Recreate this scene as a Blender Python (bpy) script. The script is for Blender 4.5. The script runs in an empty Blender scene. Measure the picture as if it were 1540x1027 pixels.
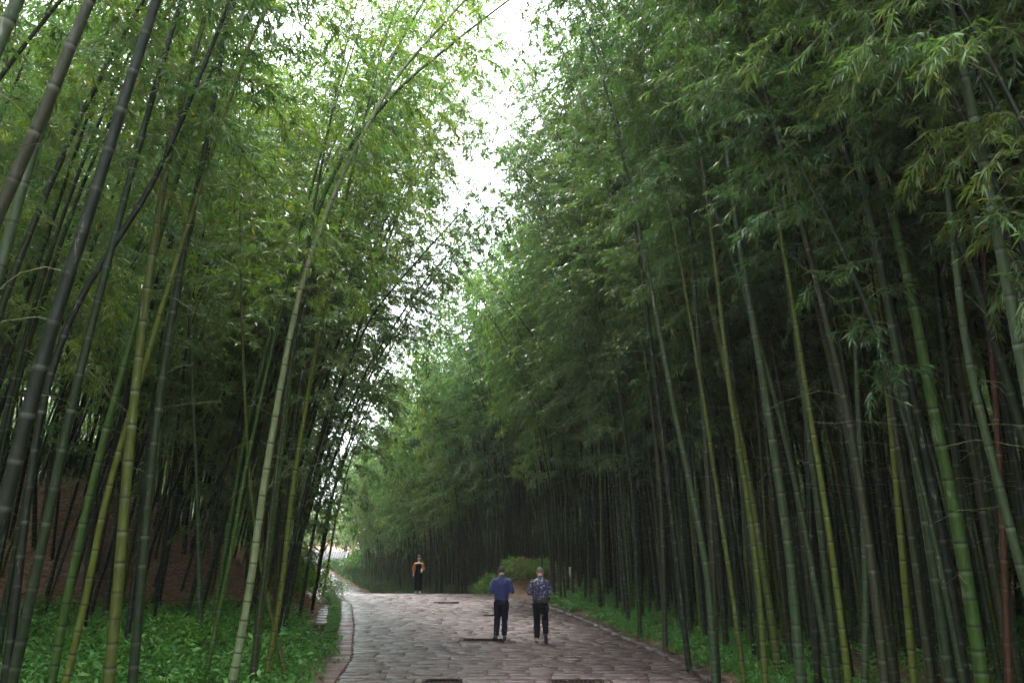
import bpy, bmesh, math, random
import numpy as np
from mathutils import Vector, Matrix, Euler
SC = bpy.context.scene
COL = SC.collection
PI = math.pi
rad = math.radians

# ------------------------------------------------------------------ camera
CAMH = 2.55
PITCH = math.atan(286.5 / 1198.0)
cam_d = bpy.data.cameras.new('camera')
cam_d.lens = 28.0; cam_d.sensor_width = 36.0
cam_d.clip_start = 0.05; cam_d.clip_end = 2000
cam = bpy.data.objects.new('camera', cam_d); COL.objects.link(cam)
cam.location = (0, 0, CAMH); cam.rotation_euler = (rad(90) + PITCH, 0, 0)
SC.camera = cam

# ------------------------------------------------------------------ light
SUN_EL, SUN_AZ = 70.0, -15.0          # azimuth measured from +Y towards +X
world = bpy.data.worlds.new('World'); SC.world = world; world.use_nodes = True
wn = world.node_tree.nodes; wl = world.node_tree.links
for n in list(wn): wn.remove(n)
wo = wn.new('ShaderNodeOutputWorld'); wb = wn.new('ShaderNodeBackground')
st = wn.new('ShaderNodeTexSky'); st.sky_type = 'NISHITA'; st.sun_disc = False
st.sun_elevation = rad(SUN_EL); st.sun_rotation = rad(SUN_AZ)
st.dust_density = 4.0; st.air_density = 1.0; st.ozone_density = 1.0
mx = wn.new('ShaderNodeMix'); mx.data_type = 'RGBA'; mx.inputs[0].default_value = 0.86
mx.inputs[7].default_value = (9.2, 9.8, 10.2, 1)      # the white overcast layer
wl.new(st.outputs[0], mx.inputs[6]); wl.new(mx.outputs[2], wb.inputs[0])
wb.inputs[1].default_value = 0.12
wl.new(wb.outputs[0], wo.inputs[0])
world.cycles.sampling_method = 'NONE'
sun_d = bpy.data.lights.new('sun', 'SUN'); sun_d.energy = 1.5; sun_d.angle = rad(12)
sun_d.color = (1.0, 0.96, 0.88)
sun = bpy.data.objects.new('sun', sun_d); COL.objects.link(sun)
sdir = Vector((math.sin(rad(SUN_AZ)) * math.cos(rad(SUN_EL)), math.cos(rad(SUN_AZ)) * math.cos(rad(SUN_EL)), math.sin(rad(SUN_EL))))
sun.rotation_euler = sdir.to_track_quat('Z', 'Y').to_euler()
sun.location = (20, 20, 60)
SC.view_settings.view_transform = 'Standard'; SC.view_settings.look = 'None'
SC.view_settings.exposure = 2.98; SC.view_settings.gamma = 1.0
SC.view_settings.use_curve_mapping = False
SC.cycles.max_bounces = 5; SC.cycles.diffuse_bounces = 3; SC.cycles.transmission_bounces = 3; SC.cycles.glossy_bounces = 2

# ------------------------------------------------------------------ view geometry helpers (to read places off the photo)
CP, SP = math.cos(PITCH), math.sin(PITCH)
def ray(u, v):
    x = (u - 770) / 1198.0; y = (513.5 - v) / 1198.0
    return np.array([x, CP - y * SP, SP + y * CP])
def at_depth(u, v, Y):
    d = ray(u, v); t = Y / d[1]
    return np.array([d[0] * t, Y, CAMH + d[2] * t])
def on_ground(u, v, z=0.0):
    d = ray(u, v); t = (z - CAMH) / d[2]
    return np.array([d[0] * t, d[1] * t, z])
def project(x, y, z):
    dz = z - CAMH
    f = y * CP + dz * SP; up = -y * SP + dz * CP
    if f < 0.1: return None
    return 770 + 1198 * x / f, 513.5 - 1198 * up / f, f

# ------------------------------------------------------------------ ground plan
LE = np.array([(-30, -3.4), (10, -3.35), (13.5, -3.4), (17.5, -3.75), (23.5, -4.85), (30, -6.2), (34, -7.4), (45, -11.2), (60, -17.0), (80, -24.5), (120, -40)], float)
RE = np.array([(-30, 4.2), (10, 4.05), (13.5, 3.9), (18.5, 3.45), (25.9, 2.25), (30, 1.4), (32.8, 0.7), (34.7, -0.6), (45, -4.6), (60, -9.8), (80, -17.2), (120, -32)], float)
def ledge(y): return float(np.interp(y, LE[:, 0], LE[:, 1]))
def redge(y): return float(np.interp(y, RE[:, 0], RE[:, 1]))
def sstep(a, b, x):
    t = min(1, max(0, (x - a) / (b - a))); return t * t * (3 - 2 * t)
def zroad(y):
    if y < 35: return 0.0
    if y < 62: return -1.95 * sstep(34.2, 54, y)
    return -1.95 + 0.75 * sstep(60, 88, y) - 2.2 * sstep(88, 105, y)
TOE = np.array([-5.8, 25.7]); TN = np.array([-0.65, 0.76])
def hsh(x, y): 
    return (math.sin(x * 1.31 + y * 0.77) + math.sin(x * 0.53 - y * 1.17 + 2) + math.sin(x * 2.9 + 1.3) * math.sin(y * 2.3) * .5) / 2.5
def ground(x, y):
    l, r = ledge(y), redge(y)
    z0 = zroad(y)
    if l <= x <= r: return z0
    if x < l:
        d = l - x
        bed = 0.32 * sstep(0.2, 3.5, d) + 0.06 * hsh(x, y) * sstep(0.3, 1.5, d)
        e1 = (x - TOE[0]) * TN[0] + (y - TOE[1]) * TN[1]
        e2 = (d - 1.1) * 0.95
        e = max(0.0, min(e1, e2))
        b = 0.52 * min(e, 7) + 0.18 * max(0, e - 7) + .4 * min(max(0, d - 20), 30) * (1 - .8 * sstep(85, 110, y))
        b += 0.12 * hsh(x * 1.7, y * 1.7) * min(1, e)
        if y > 60: b *= 1 - 0.75 * sstep(62, 80, y)
        return z0 + bed + b - 0.12 * sstep(0, .25, d) * (1 - sstep(.4, .8, d))
    d = x - r
    blend = sstep(0.5, 5, d) if y < 36 else sstep(0.5 + min(5, (y - 36) * .8), 5 + min(9, (y - 36) * 1.2), d)
    zz = z0 * (1 - blend) + 0.15 * blend
    zz += 0.045 * d + 0.07 * hsh(x, y) * sstep(0.3, 1.5, d)
    zz += 0.10 * min(max(0, d - 8), 8) + 0.45 * min(max(0, d - 16), 34)
    zz += min(14.0, max(0, y - 78) * .40) * sstep(2, 10, d) * sstep(-15, -5, x + (y - 80) * .05)
    m = math.hypot((x - 1.3) / 2.3, (y - 36.0) / 1.7)
    zz += 0.85 * (1 - sstep(0.1, 1.0, m))
    return zz

# ------------------------------------------------------------------ objects / tags
def tag(o, label=None, cat=None, group=None, kind=None):
    if label: o['label'] = label
    if cat: o['category'] = cat
    if group: o['group'] = group
    if kind: o['kind'] = kind
    return o
def empty(name, loc=(0, 0, 0), rz=0.0):
    o = bpy.data.objects.new(name, None); COL.objects.link(o)
    o.location = loc; o.rotation_euler = (0, 0, rz); o.empty_display_size = 0.3
    return o
def link(name, me, parent=None, mat=None):
    o = bpy.data.objects.new(name, me)
    if mat and not me.materials: me.materials.append(mat)
    COL.objects.link(o); o.parent = parent
    return o
def mesh_np(name, V, F, mat=None, smooth=False, attr=None):
    """V (n,3), F list of arrays with equal column count (quads and/or tris)"""
    me = bpy.data.meshes.new(name)
    V = np.asarray(V, np.float32)
    Fs = [np.asarray(f, np.int32) for f in (F if isinstance(F, list) else [F]) if len(f)]
    me.vertices.add(len(V)); me.vertices.foreach_set('co', V.ravel())
    tot = sum(f.size for f in Fs); npoly = sum(len(f) for f in Fs)
    me.loops.add(tot); me.loops.foreach_set('vertex_index', np.concatenate([f.ravel() for f in Fs]))
    me.polygons.add(npoly)
    sizes = np.concatenate([np.full(len(f), f.shape[1], np.int32) for f in Fs])
    starts = np.concatenate([[0], np.cumsum(sizes)[:-1]]).astype(np.int32)
    me.polygons.foreach_set('loop_start', starts)
    if smooth: me.polygons.foreach_set('use_smooth', np.ones(npoly, bool))
    if attr:
        for k, a in attr.items():
            at = me.attributes.new(k, 'FLOAT', 'POINT'); at.data.foreach_set('value', np.asarray(a, np.float32))
    me.update(calc_edges=True); me.validate()
    if mat: me.materials.append(mat)
    return me

# ------------------------------------------------------------------ materials
def newmat(name):
    m = bpy.data.materials.new(name); m.use_nodes = True
    nt = m.node_tree; nt.nodes.clear()
    out = nt.nodes.new('ShaderNodeOutputMaterial')
    return m, nt.nodes, nt.links, out
def nmix(N, L, fac, a, b, blend='MIX'):
    m = N.new('ShaderNodeMix'); m.data_type = 'RGBA'; m.blend_type = blend
    for i, v in ((0, fac), (6, a), (7, b)):
        if hasattr(v, 'type') and hasattr(v, 'is_output'): L.new(v, m.inputs[i])
        elif i == 0: m.inputs[0].default_value = v
        else: m.inputs[i].default_value = (*v, 1) if len(v) == 3 else v
    return m.outputs[2]
def nnoise(N, L, scale, detail=4, vec=None, rough=.6):
    n = N.new('ShaderNodeTexNoise'); n.inputs['Scale'].default_value = scale
    n.inputs['Detail'].default_value = detail; n.inputs['Roughness'].default_value = rough
    if vec: L.new(vec, n.inputs['Vector'])
    return n.outputs[0]
def nramp(N, L, src, a, b, va=0.0, vb=1.0):
    m = N.new('ShaderNodeMapRange'); L.new(src, m.inputs[0])
    m.inputs[1].default_value = a; m.inputs[2].default_value = b
    m.inputs[3].default_value = va; m.inputs[4].default_value = vb
    return m.outputs[0]
def nbump(N, L, src, strength, dist=.01):
    b = N.new('ShaderNodeBump'); b.inputs['Strength'].default_value = strength; b.inputs['Distance'].default_value = dist
    L.new(src, b.inputs['Height']); return b.outputs[0]
def objcoord(N, name='Object'):
    return N.new('ShaderNodeTexCoord').outputs[name]
def princ(N, L, out, color, rough=.6, spec=.5, bump=None, sheen=0):
    p = N.new('ShaderNodeBsdfPrincipled')
    if hasattr(color, 'is_output'): L.new(color, p.inputs['Base Color'])
    else: p.inputs['Base Color'].default_value = (*color, 1)
    if hasattr(rough, 'is_output'): L.new(rough, p.inputs['Roughness'])
    else: p.inputs['Roughness'].default_value = rough
    p.inputs['Specular IOR Level'].default_value = spec
    if sheen: p.inputs['Sheen Weight'].default_value = sheen
    if bump is not None: L.new(bump, p.inputs['Normal'])
    L.new(p.outputs[0], out.inputs[0]); return p
def simple(name, col, rough=.6, spec=.5, var=.25, scale=8, bump=0, bscale=60, sheen=0):
    m, N, L, out = newmat(name)
    oc = objcoord(N)
    n = nnoise(N, L, scale, 5, oc)
    c = nmix(N, L, nramp(N, L, n, .3, .7), [v * (1 - var) for v in col], [min(1, v * (1 + var)) for v in col])
    b = nbump(N, L, nnoise(N, L, bscale, 4, oc), bump, .01) if bump else None
    princ(N, L, out, c, rough, spec, b, sheen)
    return m

def leaf_mat(name, base, tint='color', trans=.5, rough=.33, spec=.55, var=.5, random_cols=None):
    """leaves: reflect and let light through; tint by object colour or per-instance random"""
    m, N, L, out = newmat(name)
    geo = N.new('ShaderNodeNewGeometry'); oi = N.new('ShaderNodeObjectInfo')
    r = geo.outputs['Random Per Island']
    c = nmix(N, L, nramp(N, L, r, 0, 1), [v * (1 - var) for v in base], [v * (1 + var) for v in base])
    n = nnoise(N, L, .9, 2, objcoord(N))
    c = nmix(N, L, nramp(N, L, n, .42, .68), c, [base[0] * 1.5, base[1] * 1.2, base[2] * .8])
    # a few dry leaves
    lt = N.new('ShaderNodeMath'); lt.operation = 'GREATER_THAN'; lt.inputs[1].default_value = .985; L.new(r, lt.inputs[0])
    c = nmix(N, L, lt.outputs[0], c, (.19, .16, .05))
    if tint == 'color':
        c = nmix(N, L, 1.0, c, oi.outputs['Color'], 'MULTIPLY')
    else:
        cr = N.new('ShaderNodeValToRGB'); L.new(oi.outputs['Random'], cr.inputs[0])
        cols = random_cols or [(1, 1, 1)]
        e = cr.color_ramp.elements
        e[0].position = 0; e[0].color = (*cols[0], 1)
        e[1].position = 1; e[1].color = (*cols[-1], 1)
        for i, cc in enumerate(cols[1:-1]):
            k = e.new((i + 1) / (len(cols) - 1)); k.color = (*cc, 1)
        c = nmix(N, L, 1.0, c, cr.outputs[0], 'MULTIPLY')
    p = N.new('ShaderNodeBsdfPrincipled'); L.new(c, p.inputs['Base Color'])
    p.inputs['Roughness'].default_value = rough; p.inputs['Specular IOR Level'].default_value = spec
    t = N.new('ShaderNodeBsdfTranslucent')
    tc = nmix(N, L, 1.0, c, (1.3, 1.45, .6), 'MULTIPLY'); L.new(tc, t.inputs[0])
    ms = N.new('ShaderNodeMixShader'); ms.inputs[0].default_value = trans
    L.new(p.outputs[0], ms.inputs[1]); L.new(t.outputs[0], ms.inputs[2]); L.new(ms.outputs[0], out.inputs[0])
    return m
TINTS = [(.75, .95, .9), (1, 1, 1), (1.25, 1.15, .9), (.8, 1.0, 1.1), (1.55, 1.3, .8), (.9, 1.0, .8)]
M_LEAF = leaf_mat('bamboo_leaf', (.060, .118, .052))
M_LEAF_G = leaf_mat('bamboo_leaf_grove', (.060, .118, .052), 'random', random_cols=TINTS)

def culm_mat(name, tint):
    m, N, L, out = newmat(name)
    oi = N.new('ShaderNodeObjectInfo'); oc = objcoord(N)
    if tint == 'color': base = oi.outputs['Color']
    else:
        cr = N.new('ShaderNodeValToRGB'); L.new(oi.outputs['Random'], cr.inputs[0]); cr.color_ramp.interpolation = 'CONSTANT'
        cols = [(.010, .020, .005), (.016, .028, .007), (.007, .013, .004), (.020, .026, .006), (.006, .010, .004), (.016, .026, .012)]
        e = cr.color_ramp.elements
        e[0].color = (*cols[0], 1); e[1].position = .85; e[1].color = (*cols[-1], 1)
        for i in range(1, 5): k = e.new(i * .17); k.color = (*cols[i], 1)
        base = cr.outputs[0]
    mp = N.new('ShaderNodeMapping'); L.new(oc, mp.inputs[0]); mp.inputs['Scale'].default_value = (18, 18, 3.2)
    n = nnoise(N, L, 1.0, 8, mp.outputs[0], .72)
    c = nmix(N, L, nramp(N, L, n, .34, .66), base, (.42, .5, .35), 'MULTIPLY')
    n2 = nnoise(N, L, 2.3, 5, mp.outputs[0], .7)
    c = nmix(N, L, nramp(N, L, n2, .62, .74, 0, .35), c, nmix(N, L, .25, base, (.3, .33, .26)))          # grey lichen and wax
    n3 = nnoise(N, L, .45, 3, oc)
    c = nmix(N, L, nramp(N, L, n3, .52, .72, 0, .5), c, nmix(N, L, 1.0, base, (.5, .35, .3), 'MULTIPLY'))
    at = N.new('ShaderNodeAttribute'); at.attribute_name = 'mark'
    pm = N.new('ShaderNodeMath'); pm.operation = 'MULTIPLY'; L.new(at.outputs['Fac'], pm.inputs[0]); L.new(nramp(N, L, nnoise(N, L, .9, 3, oc), .35, .6, .25, 1.0), pm.inputs[1])
    pale = nramp(N, L, pm.outputs[0], 0.25, 1.0, 0, .62)
    dark = nramp(N, L, at.outputs['Fac'], -1.0, -0.1, .92, 0)
    n4 = nnoise(N, L, .35, 6, mp.outputs[0], .75)
    c = nmix(N, L, nramp(N, L, n4, .60, .66, 0, .55), c, (.19, .21, .165))          # powdery bloom in long patches
    c = nmix(N, L, pale, c, nmix(N, L, .22, base, (.5, .52, .45)))
    c = nmix(N, L, dark, c, (.012, .012, .008))
    princ(N, L, out, c, nramp(N, L, n, .3, .7, .42, .7), .25, nbump(N, L, n2, .25, .01))
    return m
M_CULM = culm_mat('bamboo_culm', 'color'); M_CULM_G = culm_mat('bamboo_culm_grove', 'random')
M_TWIG = simple('bamboo_twig', (.11, .11, .05), .6)
M_DEADTWIG = simple('dry_twig', (.22, .19, .13), .7)

# ------------------------------------------------------------------ geometry builders
def tubes(P0, P1, r0, r1, ns=3):
    """many straight tapered sticks at once"""
    P0 = np.asarray(P0, float); P1 = np.asarray(P1, float); n = len(P0)
    r0 = np.broadcast_to(np.asarray(r0, float), (n,)); r1 = np.broadcast_to(np.asarray(r1, float), (n,))
    D = P1 - P0; D /= np.linalg.norm(D, axis=1, keepdims=True) + 1e-9
    A = np.where(np.abs(D[:, 2:3]) > .9, np.array([[1., 0, 0]]), np.array([[0, 0, 1.]]))
    U = np.cross(D, A); U /= np.linalg.norm(U, axis=1, keepdims=True) + 1e-9
    W = np.cross(D, U)
    a = np.arange(ns) * 2 * PI / ns
    ring = U[:, None] * np.cos(a)[None, :, None] + W[:, None] * np.sin(a)[None, :, None]
    V = np.concatenate([P0[:, None] + ring * r0[:, None, None], P1[:, None] + ring * r1[:, None, None]], 1)
    i = np.arange(ns); j = (i + 1) % ns
    q = np.stack([i, j, j + ns, i + ns], 1)
    F = (q[None] + (np.arange(n) * 2 * ns)[:, None, None]).reshape(-1, 4)
    return V.reshape(-1, 3), F
def leaves(P, D, L, W, rng, fold=.25):
    """pointed leaf blades, each a folded four-sided blade"""
    n = len(P)
    D = D / (np.linalg.norm(D, axis=1, keepdims=True) + 1e-9)
    R = rng.normal(size=(n, 3)) * .45; R[:, 2] += 1.0
    S = np.cross(D, R); S /= np.linalg.norm(S, axis=1, keepdims=True) + 1e-9
    Nn = np.cross(S, D)
    L = L[:, None]; W = W[:, None]
    tip = P + D * L - np.array([[0, 0, 1.]]) * L * .12
    m = P + D * L * .38
    V = np.stack([P, m + S * W * .5 + Nn * W * fold, tip, m - S * W * .5 + Nn * W * fold], 1).reshape(-1, 3)
    F = np.arange(n * 4).reshape(-1, 4)
    return V, F

def sweep(pts, radii, ns=10, marks=None):
    """tube through points; returns V,F,mark"""
    pts = np.asarray(pts, float); n = len(pts)
    T = np.gradient(pts, axis=0); T /= np.linalg.norm(T, axis=1, keepdims=True)
    ref = np.array([0, 1., 0]) if abs(T[0, 1]) < .9 else np.array([1., 0, 0])
    U = np.cross(T, ref); U /= np.linalg.norm(U, axis=1, keepdims=True)
    W = np.cross(T, U)
    a = np.arange(ns) * 2 * PI / ns
    V = pts[:, None] + (U[:, None] * np.cos(a)[None, :, None] + W[:, None] * np.sin(a)[None, :, None]) * np.asarray(radii)[:, None, None]
    i = np.arange(ns); j = (i + 1) % ns
    q = np.stack([i, j, j + ns, i + ns], 1)
    F = (q[None] + (np.arange(n - 1) * ns)[:, None, None]).reshape(-1, 4)
    mk = np.repeat(marks, ns) if marks is not None else None
    return V.reshape(-1, 3), F, mk

class Curve:
    """a culm's centre line, sampled by arc length"""
    def __init__(s, pts):
        s.p = np.asarray(pts, float)
        d = np.linalg.norm(np.diff(s.p, axis=0), axis=1)
        s.s = np.concatenate([[0], np.cumsum(d)]); s.L = s.s[-1]
    def at(s, t):
        return np.stack([np.interp(t, s.s, s.p[:, k]) for k in range(3)], -1)
    def tan(s, t):
        v = s.at(min(t + .15, s.L)) - s.at(max(t - .15, 0)); return v / np.linalg.norm(v)

def culm_geometry(cv, r0, rng, ns=10, inter=.30):
    """culm with internodes, ridged nodes with a dark line and a pale ring"""
    S = []; R = []; MK = []; nodes = []
    s = 0.0; k = 0
    def rr(s):
        t = s / cv.L
        return r0 * (1 - .86 * t ** 1.15) * (1 + .12 * math.exp(-s * 2.5))
    while s < cv.L - .05:
        t = s / cv.L
        step = inter * (0.55 + 0.8 * min(1, t / .22)) * (1 - .45 * max(0, (t - .6) / .4)) * rng.uniform(.93, 1.07)
        r = rr(s)
        g = .007 + r * .12
        for ds, f, mk in ((0, 1.0, -1.0), (g, 1.09, -.8), (g * 2.4, 1.0, -.1), (step * .45, .985, 0.0), (step - g * 5.5, .99, .08), (step - g * 1.6, 1.0, .9), (step - g * .5, 1.05, .6)):
            if s + ds > cv.L: break
            S.append(s + ds); R.append(r * f); MK.append(mk)
        nodes.append((s, r)); s += step; k += 1
    S.append(cv.L); R.append(.003); MK.append(0)
    V, F, mk = sweep(cv.at(np.array(S)), R, ns, np.array(MK))
    return V, F, mk, nodes

def crown_geometry(cv, nodes, rng, start=.36, blen=1.7, dens=1.0, leafL=.14, nl=13, lw=(.14, .2), gap=.0, side=None, dead=True):
    """branches, twigs and leaf sprays along the upper culm; returns leaves (V,F) and twigs (V,F)"""
    tp0, tp1, tr0, tr1 = [], [], [], []
    lp, ld = [], []
    az = rng.uniform(0, 6.28)
    for s, r in nodes:
        t = s / cv.L
        if t < start * .45: continue
        if t < start:
            if dead and rng.random() < .3:        # bare dry side branches low on the culm
                a = rng.uniform(0, 6.28); T = cv.tan(s); p = cv.at(s)
                d = np.array([math.cos(a), math.sin(a), rng.uniform(.1, .8)]); d /= np.linalg.norm(d)
                for _ in range(4):
                    q = p + d * rng.uniform(.15, .35)
                    tp0.append(p); tp1.append(q); tr0.append(.005); tr1.append(.003); p = q
                    d = d + rng.normal(size=3) * .25 - np.array([0, 0, .12]); d /= np.linalg.norm(d)
            continue
        az += PI + rng.uniform(-.5, .5)
        T = cv.tan(s); P = cv.at(s)
        u = (t - start) / (1 - start)
        env = (.45 + .55 * min(1, u / .18)) * (1 - .62 * u ** 1.6)
        env *= rng.choice([.45, .85, 1.0, 1.15])
        for b in range(2):
            if rng.random() < gap: continue
            a = az + (b - .5) * 1.0 + rng.uniform(-.3, .3)
            rd = np.array([math.cos(a), math.sin(a), 0]); rd -= T * rd.dot(T); rd /= np.linalg.norm(rd)
            if side is not None and rd[0] * side < -.3 and rng.random() < .5: continue
            Lb = blen * env * rng.uniform(.65, 1.2)
            d = rd * .85 + T * .62 + rng.normal(size=3) * .1; d /= np.linalg.norm(d)
            nseg = 7; sl = Lb / nseg; pts = [P]; dirs = [d]
            for k in range(nseg):
                d = d + np.array([0, 0, -1.]) * (.10 + .035 * k) + rng.normal(size=3) * .05; d /= np.linalg.norm(d)
                pts.append(pts[-1] + d * sl); dirs.append(d)
            pts = np.array(pts); dirs = np.array(dirs)
            br = .0045 + r * .09
            tp0.extend(pts[:-1]); tp1.extend(pts[1:])
            rs = br * (1 - np.arange(nseg + 1) / (nseg + 1.5)); tr0.extend(rs[:-1]); tr1.extend(rs[1:])
            nt = max(3, int(Lb * 10 * dens))
            tt = rng.uniform(.12, 1.0, nt) ** .8 * nseg
            i0 = np.clip(tt.astype(int), 0, nseg - 1); fr = (tt - i0)[:, None]
            tp = pts[i0] * (1 - fr) + pts[i0 + 1] * fr
            td = dirs[i0] * .75 + rng.normal(size=(nt, 3)) * np.array([[.62, .62, .24]]) + np.array([[0, 0, -.1]])
            td /= np.linalg.norm(td, axis=1, keepdims=True)
            tl = rng.uniform(.22, .55, nt) * (.6 + .4 * env)
            te = tp + td * tl[:, None] - np.array([[0, 0, 1.]]) * (tl[:, None] ** 2) * .35
            tp0.extend(tp); tp1.extend(te); tr0.extend([.0028] * nt); tr1.extend([.0012] * nt)
            w = rng.uniform(.2, 1.05, (nt, nl, 1))
            lpp = tp[:, None] * (1 - w) + te[:, None] * w
            dd = (te - tp); dd /= np.linalg.norm(dd, axis=1, keepdims=True)
            ldd = dd[:, None] * .7 + rng.normal(size=(nt, nl, 3)) * np.array([.55, .55, .28]) + np.array([0, 0, -.32])
            lp.append(lpp.reshape(-1, 3)); ld.append(ldd.reshape(-1, 3))
    # leader tip
    lp = np.concatenate(lp); ld = np.concatenate(ld)
    Ls = leafL * rng.uniform(.65, 1.25, len(lp))
    LV, LF = leaves(lp, ld, Ls, Ls * rng.uniform(*lw, len(lp)), rng)
    TV, TF = tubes(tp0, tp1, tr0, tr1, 3)
    return (LV, LF), (TV, TF)

def arch_curve(H, lean, bend, rng, wob=.05):
    """in the XZ plane leaning to +X: lean at foot (deg), extra bend towards the tip (deg)"""
    n = 40; pts = [np.zeros(3)]; sl = H / n; ph = rng.uniform(0, 6.28); by = rng.uniform(-4, 4)
    for k in range(n):
        t = k / n
        a = rad(lean + bend * t ** 2.2 + 1.5 * math.sin(t * 7 + ph)); c = rad(by * t + 1.2 * math.sin(t * 6 + ph * 2))
        pts.append(pts[-1] + np.array([math.sin(a), math.sin(c) * math.cos(a), math.cos(a) * math.cos(c)]) * sl)
    return Curve(pts)

# ------------------------------------------------------------------ bamboo prototypes (shared meshes)
class Proto: pass
def make_proto(i, H, lean, bend, start, blen, r0, far=False, dens=1.0, grove=False, ns=9, gap=0.0):
    rng = np.random.default_rng(100 + i)
    cv = arch_curve(H, lean, bend, rng)
    V, F, mk, nodes = culm_geometry(cv, r0, rng, ns)
    if far: (LV, LF), (TV, TF) = crown_geometry(cv, nodes, rng, start, blen, dens * .8, leafL=.27, nl=5, lw=(.16, .22))
    else: (LV, LF), (TV, TF) = crown_geometry(cv, nodes, rng, start, blen, dens, gap=gap)
    p = Proto()
    p.culm = mesh_np('culm', V, F, M_CULM, True, {'mark': mk})
    p.leaf = mesh_np('foliage', np.concatenate([LV, TV]), np.concatenate([LF, TF + len(LV)]), M_LEAF)
    p.leaf.materials.append(M_TWIG)
    p.leaf.polygons.foreach_set('material_index', np.concatenate([np.zeros(len(LF)), np.ones(len(TF))]).astype(np.int32))
    p.H = H; p.lean = lean
    p.nleaf = len(LF)
    # the same plant as one mesh for the crowded grove behind
    AV = np.concatenate([V, LV, TV]); off1 = len(V); off2 = off1 + len(LV)
    AF = np.concatenate([F, LF + off1, TF + off2])
    me = mesh_np('grove_plant', AV, AF, None, False, {'mark': np.concatenate([mk, np.zeros(len(LV) + len(TV))])})
    for m in (M_CULM_G, M_LEAF_G, M_TWIG): me.materials.append(m)
    mi = np.concatenate([np.zeros(len(F)), np.ones(len(LF)), np.full(len(TF), 2)]).astype(np.int32)
    me.polygons.foreach_set('material_index', mi)
    me.polygons.foreach_set('use_smooth', mi == 0)
    p.all = me
    return p
SPEC = [  # H, lean, bend, start, blen, r0
    (15.5, 2, 38, .33, 2.2, .050), (17.0, 1, 32, .36, 2.3, .060), (14.0, 4, 46, .32, 2.0, .044), (16.0, 1, 26, .40, 2.0, .054),
    (15.0, 12, 34, .32, 2.2, .052), (13.0, 14, 44, .30, 2.0, .045), (16.5, 10, 28, .38, 2.2, .060), (12.0, 5, 40, .36, 1.6, .038),
    (17.5, 5, 42, .44, 2.2, .064), (14.5, 1, 16, .40, 1.7, .050), (13.5, 10, 40, .17, 2.2, .046), (12.5, 8, 34, .20, 2.1, .042)]
PROTOS = [make_proto(i, *s) for i, s in enumerate(SPEC)]
FARP = [make_proto(20 + i, *s, far=True, ns=6) for i, s in enumerate(SPEC)]
print('leaves per plant', [p.nleaf for p in PROTOS])

# ------------------------------------------------------------------ instancing for stuff
def scatter(name, metas, pts, rots, scls, idx, label, cat, mat=None):
    """one 'stuff' object: prototype meshes set out on points by geometry nodes"""
    col = bpy.data.collections.new(name + '_kinds')
    for i, me in enumerate(metas):
        o = bpy.data.objects.new('%s_kind_%02d' % (name, i), me); col.objects.link(o)
    n = len(pts)
    me = bpy.data.meshes.new(name); me.vertices.add(n)
    me.vertices.foreach_set('co', np.asarray(pts, np.float32).ravel())
    a = me.attributes.new('rot', 'FLOAT_VECTOR', 'POINT'); a.data.foreach_set('vector', np.asarray(rots, np.float32).ravel())
    a = me.attributes.new('scl', 'FLOAT_VECTOR', 'POINT'); a.data.foreach_set('vector', np.asarray(scls, np.float32).ravel())
    a = me.attributes.new('idx', 'INT', 'POINT'); a.data.foreach_set('value', np.asarray(idx, np.int32))
    o = bpy.data.objects.new(name, me); COL.objects.link(o)
    ng = bpy.data.node_groups.new(name, 'GeometryNodeTree')
    ng.interface.new_socket('Geometry', in_out='INPUT', socket_type='NodeSocketGeometry')
    ng.interface.new_socket('Geometry', in_out='OUTPUT', socket_type='NodeSocketGeometry')
    gi = ng.nodes.new('NodeGroupInput'); go = ng.nodes.new('NodeGroupOutput')
    ci = ng.nodes.new('GeometryNodeCollectionInfo'); ci.inputs[0].default_value = col
    ci.inputs['Separate Children'].default_value = True; ci.inputs['Reset Children'].default_value = True
    ip = ng.nodes.new('GeometryNodeInstanceOnPoints'); ip.inputs['Pick Instance'].default_value = True
    def named(nm, ty):
        k = ng.nodes.new('GeometryNodeInputNamedAttribute'); k.data_type = ty; k.inputs[0].default_value = nm; return k.outputs[0]
    ng.links.new(gi.outputs[0], ip.inputs['Points']); ng.links.new(ci.outputs[0], ip.inputs['Instance'])
    ng.links.new(named('idx', 'INT'), ip.inputs['Instance Index'])
    er = ng.nodes.new('FunctionNodeEulerToRotation'); ng.links.new(named('rot', 'FLOAT_VECTOR'), er.inputs[0])
    ng.links.new(er.outputs[0], ip.inputs['Rotation'])
    ng.links.new(named('scl', 'FLOAT_VECTOR'), ip.inputs['Scale'])
    ng.links.new(ip.outputs[0], go.inputs[0])
    md = o.modifiers.new('scatter', 'NODES'); md.node_group = ng
    tag(o, label, cat, kind='stuff')
    return o

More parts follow.
